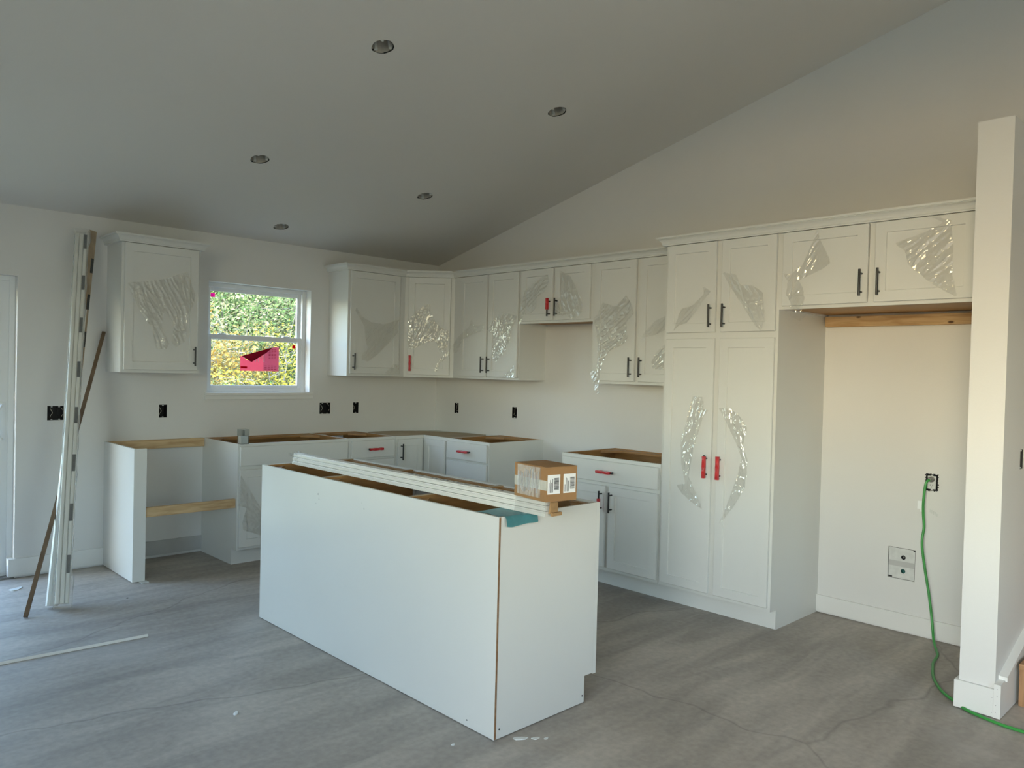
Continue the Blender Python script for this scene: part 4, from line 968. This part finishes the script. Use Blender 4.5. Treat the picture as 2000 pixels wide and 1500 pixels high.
# torn paper edge around it
bm = bmesh.new(); random.seed(5)
for k in range(26):
    f = k/26*4; side = int(f); q = f-side
    x, z = ((q*w, 0), (w, q*h_), (w-q*w, h_), (0, h_-q*h_))[side]
    box(bm, x-.004*random.random()-.002, x+.004*random.random()+.002, -.0008, -.0002, z-.004*random.random()-.001, z+.004*random.random()+.001)
obj('torn_edge', bm, 'ink', t)
# water line box
a, b_, s, e_ = right_boxes[3]; w, h_ = b_-a, e_-s
t = thing('access_plate', 'pale square plate with two round valve holes low in the refrigerator space', 'plate', (0, b_, s), R(-90))
bm = bmesh.new(); pl = .004
n = 24; outer = []
cxs = [(w*.56, h_*.70), (w*.56, h_*.26)]
for (cx, cz), (z0, z1) in zip(cxs, ((h_*.5, h_-.003), (.003, h_*.5))):
    inn = []; out = []
    for k in range(n):
        tt = 2*math.pi*k/n; c_, s_ = math.cos(tt), math.sin(tt)
        inn.append(bm.verts.new((cx+.0125*c_, pl, cz+.0125*s_)))
        q = min((w-.003-cx)/c_ if c_ > 1e-6 else 9, (.003-cx)/c_ if c_ < -1e-6 else 9, (z1-cz)/s_ if s_ > 1e-6 else 9, (z0-cz)/s_ if s_ < -1e-6 else 9)
        out.append(bm.verts.new((cx+q*c_, pl, cz+q*s_)))
    for k in range(n): bm.faces.new((inn[k], inn[(k+1) % n], out[(k+1) % n], out[k]))
    for (X, Z) in ((.003, z0), (w-.003, z0), (w-.003, z1), (.003, z1)):
        near = sorted(out, key=lambda v: (v.co.x-X)**2+(v.co.z-Z)**2)[:2]
        if min((near[0].co.x-X)**2+(near[0].co.z-Z)**2, 1) > 1e-8: bm.faces.new((bm.verts.new((X, pl, Z)), near[0], near[1]))
obj('cover_plate', bm, 'plate_white', t)
for (cx, cz), m_ in zip(cxs, ('black_plastic', 'valve_teal')):
    bm = bmesh.new(); cyl(bm, (cx, pl+.0005, cz), (cx, pl+.035, cz), .0125, seg=20, caps=False); cyl(bm, (cx, pl+.02, cz), (cx, pl+.036, cz), .0122, seg=16)
    o = obj('valve_hole', bm, m_, t); 
    bm = bmesh.new(); cyl(bm, (cx, pl+.004, cz), (cx, pl+.02, cz), .005, seg=10); obj('valve', bm, 'grey_metal' if m_ == 'black_plastic' else 'valve_teal', o)
obj('patch', boxes((.003, w-.006, pl-.0012, pl-.0002, h_*.40, h_*.57)), 'primer_grey', t)
obj('dark_gap', boxes((.004, .024, pl-.0012, pl-.0002, .004, .012), (w-.012, w-.003, pl-.0012, pl-.0002, h_-.010, h_-.003)), 'ink', t)
obj('backing', boxes((.0005, w-.0005, .045, .05, .0005, h_-.0005)), 'dark_void', t)

# ------------------------------------------------------------------ green extension cord
t = thing('extension_cord', 'green extension cord hanging from the outlet onto the floor', 'cord', (-.03, -4.44, 0))
cz = right_boxes[2][2]+(right_boxes[2][3]-right_boxes[2][2])*.70; cyy = (right_boxes[2][0]+right_boxes[2][1])/2
pts = [(-.040, cyy, cz), (-.052, cyy+.010, cz-.012), (-.058, -4.437, .845), (-.055, -4.431, .76), (-.055, -4.433, .70), (-.05, -4.437, .63), (-.058, -4.432, .54), (-.055, -4.450, .404), (-.06, -4.477, .266), (-.07, -4.500, .129), (-.105, -4.522, .035), (-.19, -4.562, .010), (-.275, -4.595, .008), (-.40, -4.614, .008), (-.492, -4.639, .008), (-.634, -4.688, .008), (-.773, -4.766, .008), (-.85, -4.840, .008), (-.912, -4.905, .008), (-.945, -4.985, .008), (-.965, -5.06, .008), (-.97, -5.16, .008), (-.99, -5.40, .008)]
bm = bmesh.new(); tube(bm, catmull(pts, 6), .0068, 10); obj('cable', shift(bm, t.location), 'cord_green', t, smooth=True)
bm = bmesh.new(); cyl(bm, (-.0045, cyy, cz), (-.020, cyy, cz), .0165, .0165, 14); cyl(bm, (-.020, cyy, cz), (-.038, cyy, cz), .0150, .0085, 14); obj('plug', shift(bm, t.location), 'grey_metal', t, smooth=True)
bm = bmesh.new(); box(bm, -.052, -.05, -4.430, -4.400, .73, .775); box(bm, -.050, -.048, -4.436, -4.415, .715, .735); obj('cord_tag', shift(bm, t.location), 'label_white', t)
bm = bmesh.new()
for k in range(5): box(bm, -.0012, -.0004, -4.448-.009*k, -4.454-.009*k, .71-.005*k, .73+.004*math.sin(k*3)-.005*k)
tag(obj('glue_smear', bm, 'plate_white'), 'small pale smear on the wall behind the green cord', 'smear')

# ------------------------------------------------------------------ recessed lights
llabs = ['open round recessed light can in the higher ceiling row above the sliding door end', 'open round recessed light can in the higher ceiling row beside the pantry', 'open round recessed light can in the lower ceiling row above the island end', 'open round recessed light can in the lower ceiling row close to the corner cabinets', 'small open recessed light can right above the window']
for (x, y), l in zip(LIGHTS, llabs):
    t = thing('recessed_light', l, 'ceiling light', (x, y, ceil_z(y)), 0, 'recessed lights in the ceiling')
    tilt = math.atan(SLOPE)
    bm = bmesh.new(); n = 28; r = LR*.985
    rings = []
    for rr, z in ((r*1.00, .002), (r*.99, .04), (r*.97, .085)): rings.append([bm.verts.new((rr*math.cos(2*math.pi*k/n), rr*math.sin(2*math.pi*k/n), z)) for k in range(n)])
    for A, B in zip(rings, rings[1:]):
        for k in range(n): bm.faces.new((A[k], B[k], B[(k+1) % n], A[(k+1) % n]))
    bm.faces.new(rings[-1])
    o = obj('housing', bm, 'insulated_can', t); o.rotation_euler = (-tilt, 0, 0)
    bm = bmesh.new()
    for a in (20, 140, 255):
        a = R(a+x*60); box_c = Vector((r*.80*math.cos(a), r*.80*math.sin(a), .02))
        box(bm, box_c.x-.008, box_c.x+.008, box_c.y-.006, box_c.y+.006, .004, .05)
    o = obj('clip', bm, 'plate_white', t); o.rotation_euler = (-tilt, 0, 0)
    bm = bmesh.new()
    tube(bm, catmull([(.02, .02, .08), (.03, -.01, .05), (-.01, -.02, .03), (-.03, .01, .045), (-.01, .03, .08)], 5), .005, 6); box(bm, -.05, -.01, .02, .055, .055, .08)
    o = obj('wire', bm, 'dark_void', t); o.rotation_euler = (-tilt, 0, 0)
    bm = bmesh.new()
    for k in range(n):
        if 3 < k < 24 and k not in (9, 16): continue
        a0, a1 = 2*math.pi*k/n, 2*math.pi*(k+1)/n
        q = [bm.verts.new((rr*math.cos(a), rr*math.sin(a), z)) for rr, a, z in ((r*1.0, a0, -.0005), (r*1.0, a1, -.0005), (r*.93, a1, .003), (r*.93, a0, .003))]; bm.faces.new(q)
    o = obj('rim', bm, 'dark_void', t); o.rotation_euler = (-tilt, 0, 0)

# ------------------------------------------------------------------ small things
t = thing('plastic_container', 'small clear plastic container with a metal spring on the sink base corner', 'container', (-89.1*I, -22.4*I, 34.5*I+.0005))
bm = bmesh.new(); w = 2.5*I; hb = .105
for a in ((0, .002, 0, -w, 0, hb), (w-.002, w, 0, -w, 0, hb), (.002, w-.002, 0, -.002, 0, hb), (.002, w-.002, -w+.002, -w, 0, hb), (.002, w-.002, -.002, -w+.002, 0, .002)): box(bm, *a)
obj('clear_case', bm, 'clear_acrylic', t)
obj('paper_insert', boxes((.006, w-.006, -.008, -w+.008, .003, .055)), 'label_white', t)
bm = bmesh.new(); tube(bm, [(w/2+.009*math.cos(k*.8), -w/2+.009*math.sin(k*.8), .057+k*.0009) for k in range(46)], .0022, 6); cyl(bm, (w/2, -w/2, .056), (w/2, -w/2, .10), .004); obj('spring', bm, 'grey_metal', t)

def flake(name, label, x, y, sx, sy, m, cat, rot=0, curl=0.0):
    bm = bmesh.new(); n = 9; random.seed(int(abs(x*1000)))
    ring = [(sx*math.cos(2*math.pi*k/n)*(1+.35*random.uniform(-1, 1)), sy*math.sin(2*math.pi*k/n)*(1+.35*random.uniform(-1, 1))) for k in range(n)]
    A = [bm.verts.new((p, q, .0004)) for p, q in ring]; B = [bm.verts.new((p*.96, q*.96, .003+curl*abs(p)/sx)) for p, q in ring]
    bm.faces.new(A[::-1]); bm.faces.new(B)
    for k in range(n): bm.faces.new((A[k], A[(k+1) % n], B[(k+1) % n], B[k]))
    o = obj(name, bm, m, loc=(x, y, 0)); o.rotation_euler = (0, 0, R(rot)); return tag(o, label, cat)
flake('drywall_scrap', 'curled pale drywall scrap on the floor near the sliding door', -3.565, -.31, .045, .022, 'drywall_chip', 'scrap', 20, .006)
flake('paper_scrap', 'tiny white paper scrap on the open concrete floor', -3.300, -2.857, .014, .010, 'label_white', 'scrap', 40, .004)
flake('plaster_crumb', 'small white crumb on the floor beside the wrapped molding pack', -3.22, -.20, .010, .008, 'drywall_chip', 'crumb', 10)
flake('plaster_crumb', 'dark crumb on the floor in front of the bay end panel', -3.10, -.92, .006, .005, 'ink', 'crumb', 10)
for x, y, sx, sy, r_, l in ((-2.566, -3.790, .034, .013, -40, 'largest dried white plaster splash on the floor at the island corner'), (-2.520, -3.828, .016, .010, -30, 'middle plaster splash between the largest and the smallest at the island corner'), (-2.490, -3.855, .012, .008, 0, 'smallest plaster fleck beside the dried splashes at the island corner')):
    flake('plaster_splash', l, x, y, sx, sy, 'drywall_chip', 'splash', r_)['group'] = 'plaster splashes at the island corner'
flake('plaster_crumb', 'pale crumb on the floor beside the plain island back panel', -2.797, -3.653, .008, .006, 'drywall_chip', 'crumb')

# ------------------------------------------------------------------ outdoors
bm = bmesh.new()
n = 40
def gz(x, y): return -.35 + max(0, y-7)*.11 + .12*noise.noise(Vector((x*.2, y*.2, 0)))
V = [[bm.verts.new((-60+120*i/n, -60+120*j/n, gz(-60+120*i/n, -60+120*j/n) if (-60+120*j/n) > 4 else -.35)) for j in range(n+1)] for i in range(n+1)]
for i in range(n):
    for j in range(n): bm.faces.new((V[i][j], V[i+1][j], V[i+1][j+1], V[i][j+1]))
struct(obj('ground', bm, 'grass_soil'), 'dry grassy ground outside the house')
random.seed(21)
def shrub(label, x, y, h, r, m, nl, seed, group, size=.075):
    rnd = random.Random(seed); z0 = gz(x, y)-.05
    t = thing('tree', label, 'tree', (x, y, z0), 0, group)
    bm = bmesh.new(); tips = []
    for k in range(7):
        a = rnd.random()*6.28; pts = [Vector((0, 0, 0))]; d = Vector((.35*math.cos(a), .35*math.sin(a), 1)) if k else Vector((.08, .05, 1))
        L = h*(rnd.uniform(.6, .95) if k else .9)
        for s in range(5):
            d = (d+Vector((rnd.uniform(-.3, .3), rnd.uniform(-.3, .3), 0))).normalized(); pts.append(pts[-1]+d*L/5); tips.append(pts[-1].copy())
            if s > 0:
                e = Vector((rnd.uniform(-1, 1), rnd.uniform(-1, 1), rnd.uniform(-.1, .7))).normalized(); q = pts[-1]
                tube(bm, [q, q+e*r*.4, q+(e+Vector((0, 0, -.2)))*r*.8], [.012, .008, .003], 4); tips.append(q+e*r*.5); tips.append(q+e*r*.8)
        tube(bm, pts, [.04 if not k else .022, .03 if not k else .018, .02, .015, .010, .004], 5)
    obj('trunk', bm, 'bark', t)
    verts = []; faces = []
    for k in range(nl):
        c_ = rnd.choice(tips); p = c_+Vector((rnd.gauss(0, .22)*r, rnd.gauss(0, .22)*r, rnd.gauss(0, .2)*r))
        u = Vector((rnd.uniform(-1, 1), rnd.uniform(-1, 1), rnd.uniform(-1, 1))).normalized(); v = u.orthogonal().normalized()*.5; s = size*rnd.uniform(.5, 1.2)
        b0 = len(verts); verts += [p-u*s*.6, p+v*s*.6+u.cross(v)*s*.1, p+u*s*.7, p-v*s*.6+u.cross(v)*s*.1]; faces.append((b0, b0+1, b0+2, b0+3))
    me = bpy.data.meshes.new('foliage'); me.from_pydata([tuple(q) for q in verts], [], faces); me.materials.append(M[m])
    o = bpy.data.objects.new('foliage', me); o['kind'] = 'stuff'; link(o, t)
def view_x(f, y):   # f=0..1 across the window as seen from the room
    return (-2.25+.88*f) + y*(.42+.15*f)
TG = 'trees and shrubs outside the window'
plan = [(.05, 7.0, 1.5, .7, 'leaves_green', 'low green shrub outside the window close to the house'), (.45, 7.4, 1.3, .7, 'leaves_olive', 'low olive shrub outside the window'), (.86, 6.6, 1.9, .55, 'leaves_yellow', 'bright yellow sapling outside the window'), (.72, 8.6, 2.4, .6, 'leaves_yellow', 'second yellow sapling outside behind the bright one'),
        (.08, 9.0, 2.6, .8, 'leaves_orange', 'orange tinged tree outside the window'), (.35, 10.0, 3.2, 1.0, 'leaves_olive', 'loose olive tree outside the window'), (.62, 10.6, 3.6, 1.1, 'leaves_green', 'green leafy tree outside the window'), (.95, 10.2, 3.3, 1.0, 'leaves_green', 'green tree outside at the window edge'),
        (.18, 12.5, 4.2, 1.3, 'leaves_green', 'tall green tree further up the bank'), (.5, 13.2, 4.6, 1.4, 'leaves_olive', 'tall olive tree further up the bank'), (.85, 13.0, 4.4, 1.4, 'leaves_olive', 'tall pale tree further up the bank'), (.02, 15.5, 5.2, 1.7, 'leaves_olive', 'distant olive tree filling the gap at the window jamb'), (.38, 16.0, 5.4, 1.8, 'leaves_green', 'distant green tree between the tall trees on the bank'), (.72, 16.5, 5.4, 1.8, 'leaves_yellow', 'distant yellow tree at the top of the bank'),
        (-.6, 9.5, 3.0, 1.0, 'leaves_olive', 'tree outside between window and sliding door'), (-1.9, 13.0, 2.2, .9, 'leaves_green', 'green shrub outside the sliding door')]
for k, (f, y, hgt, r_, m_, l) in enumerate(plan):
    shrub(l, view_x(f, y), y, hgt, r_, m_, int(2600 if y < 9 else 4200 if y < 11 else 7500), 100+k, TG, .055 if y < 9 else .085 if y < 11 else .12)
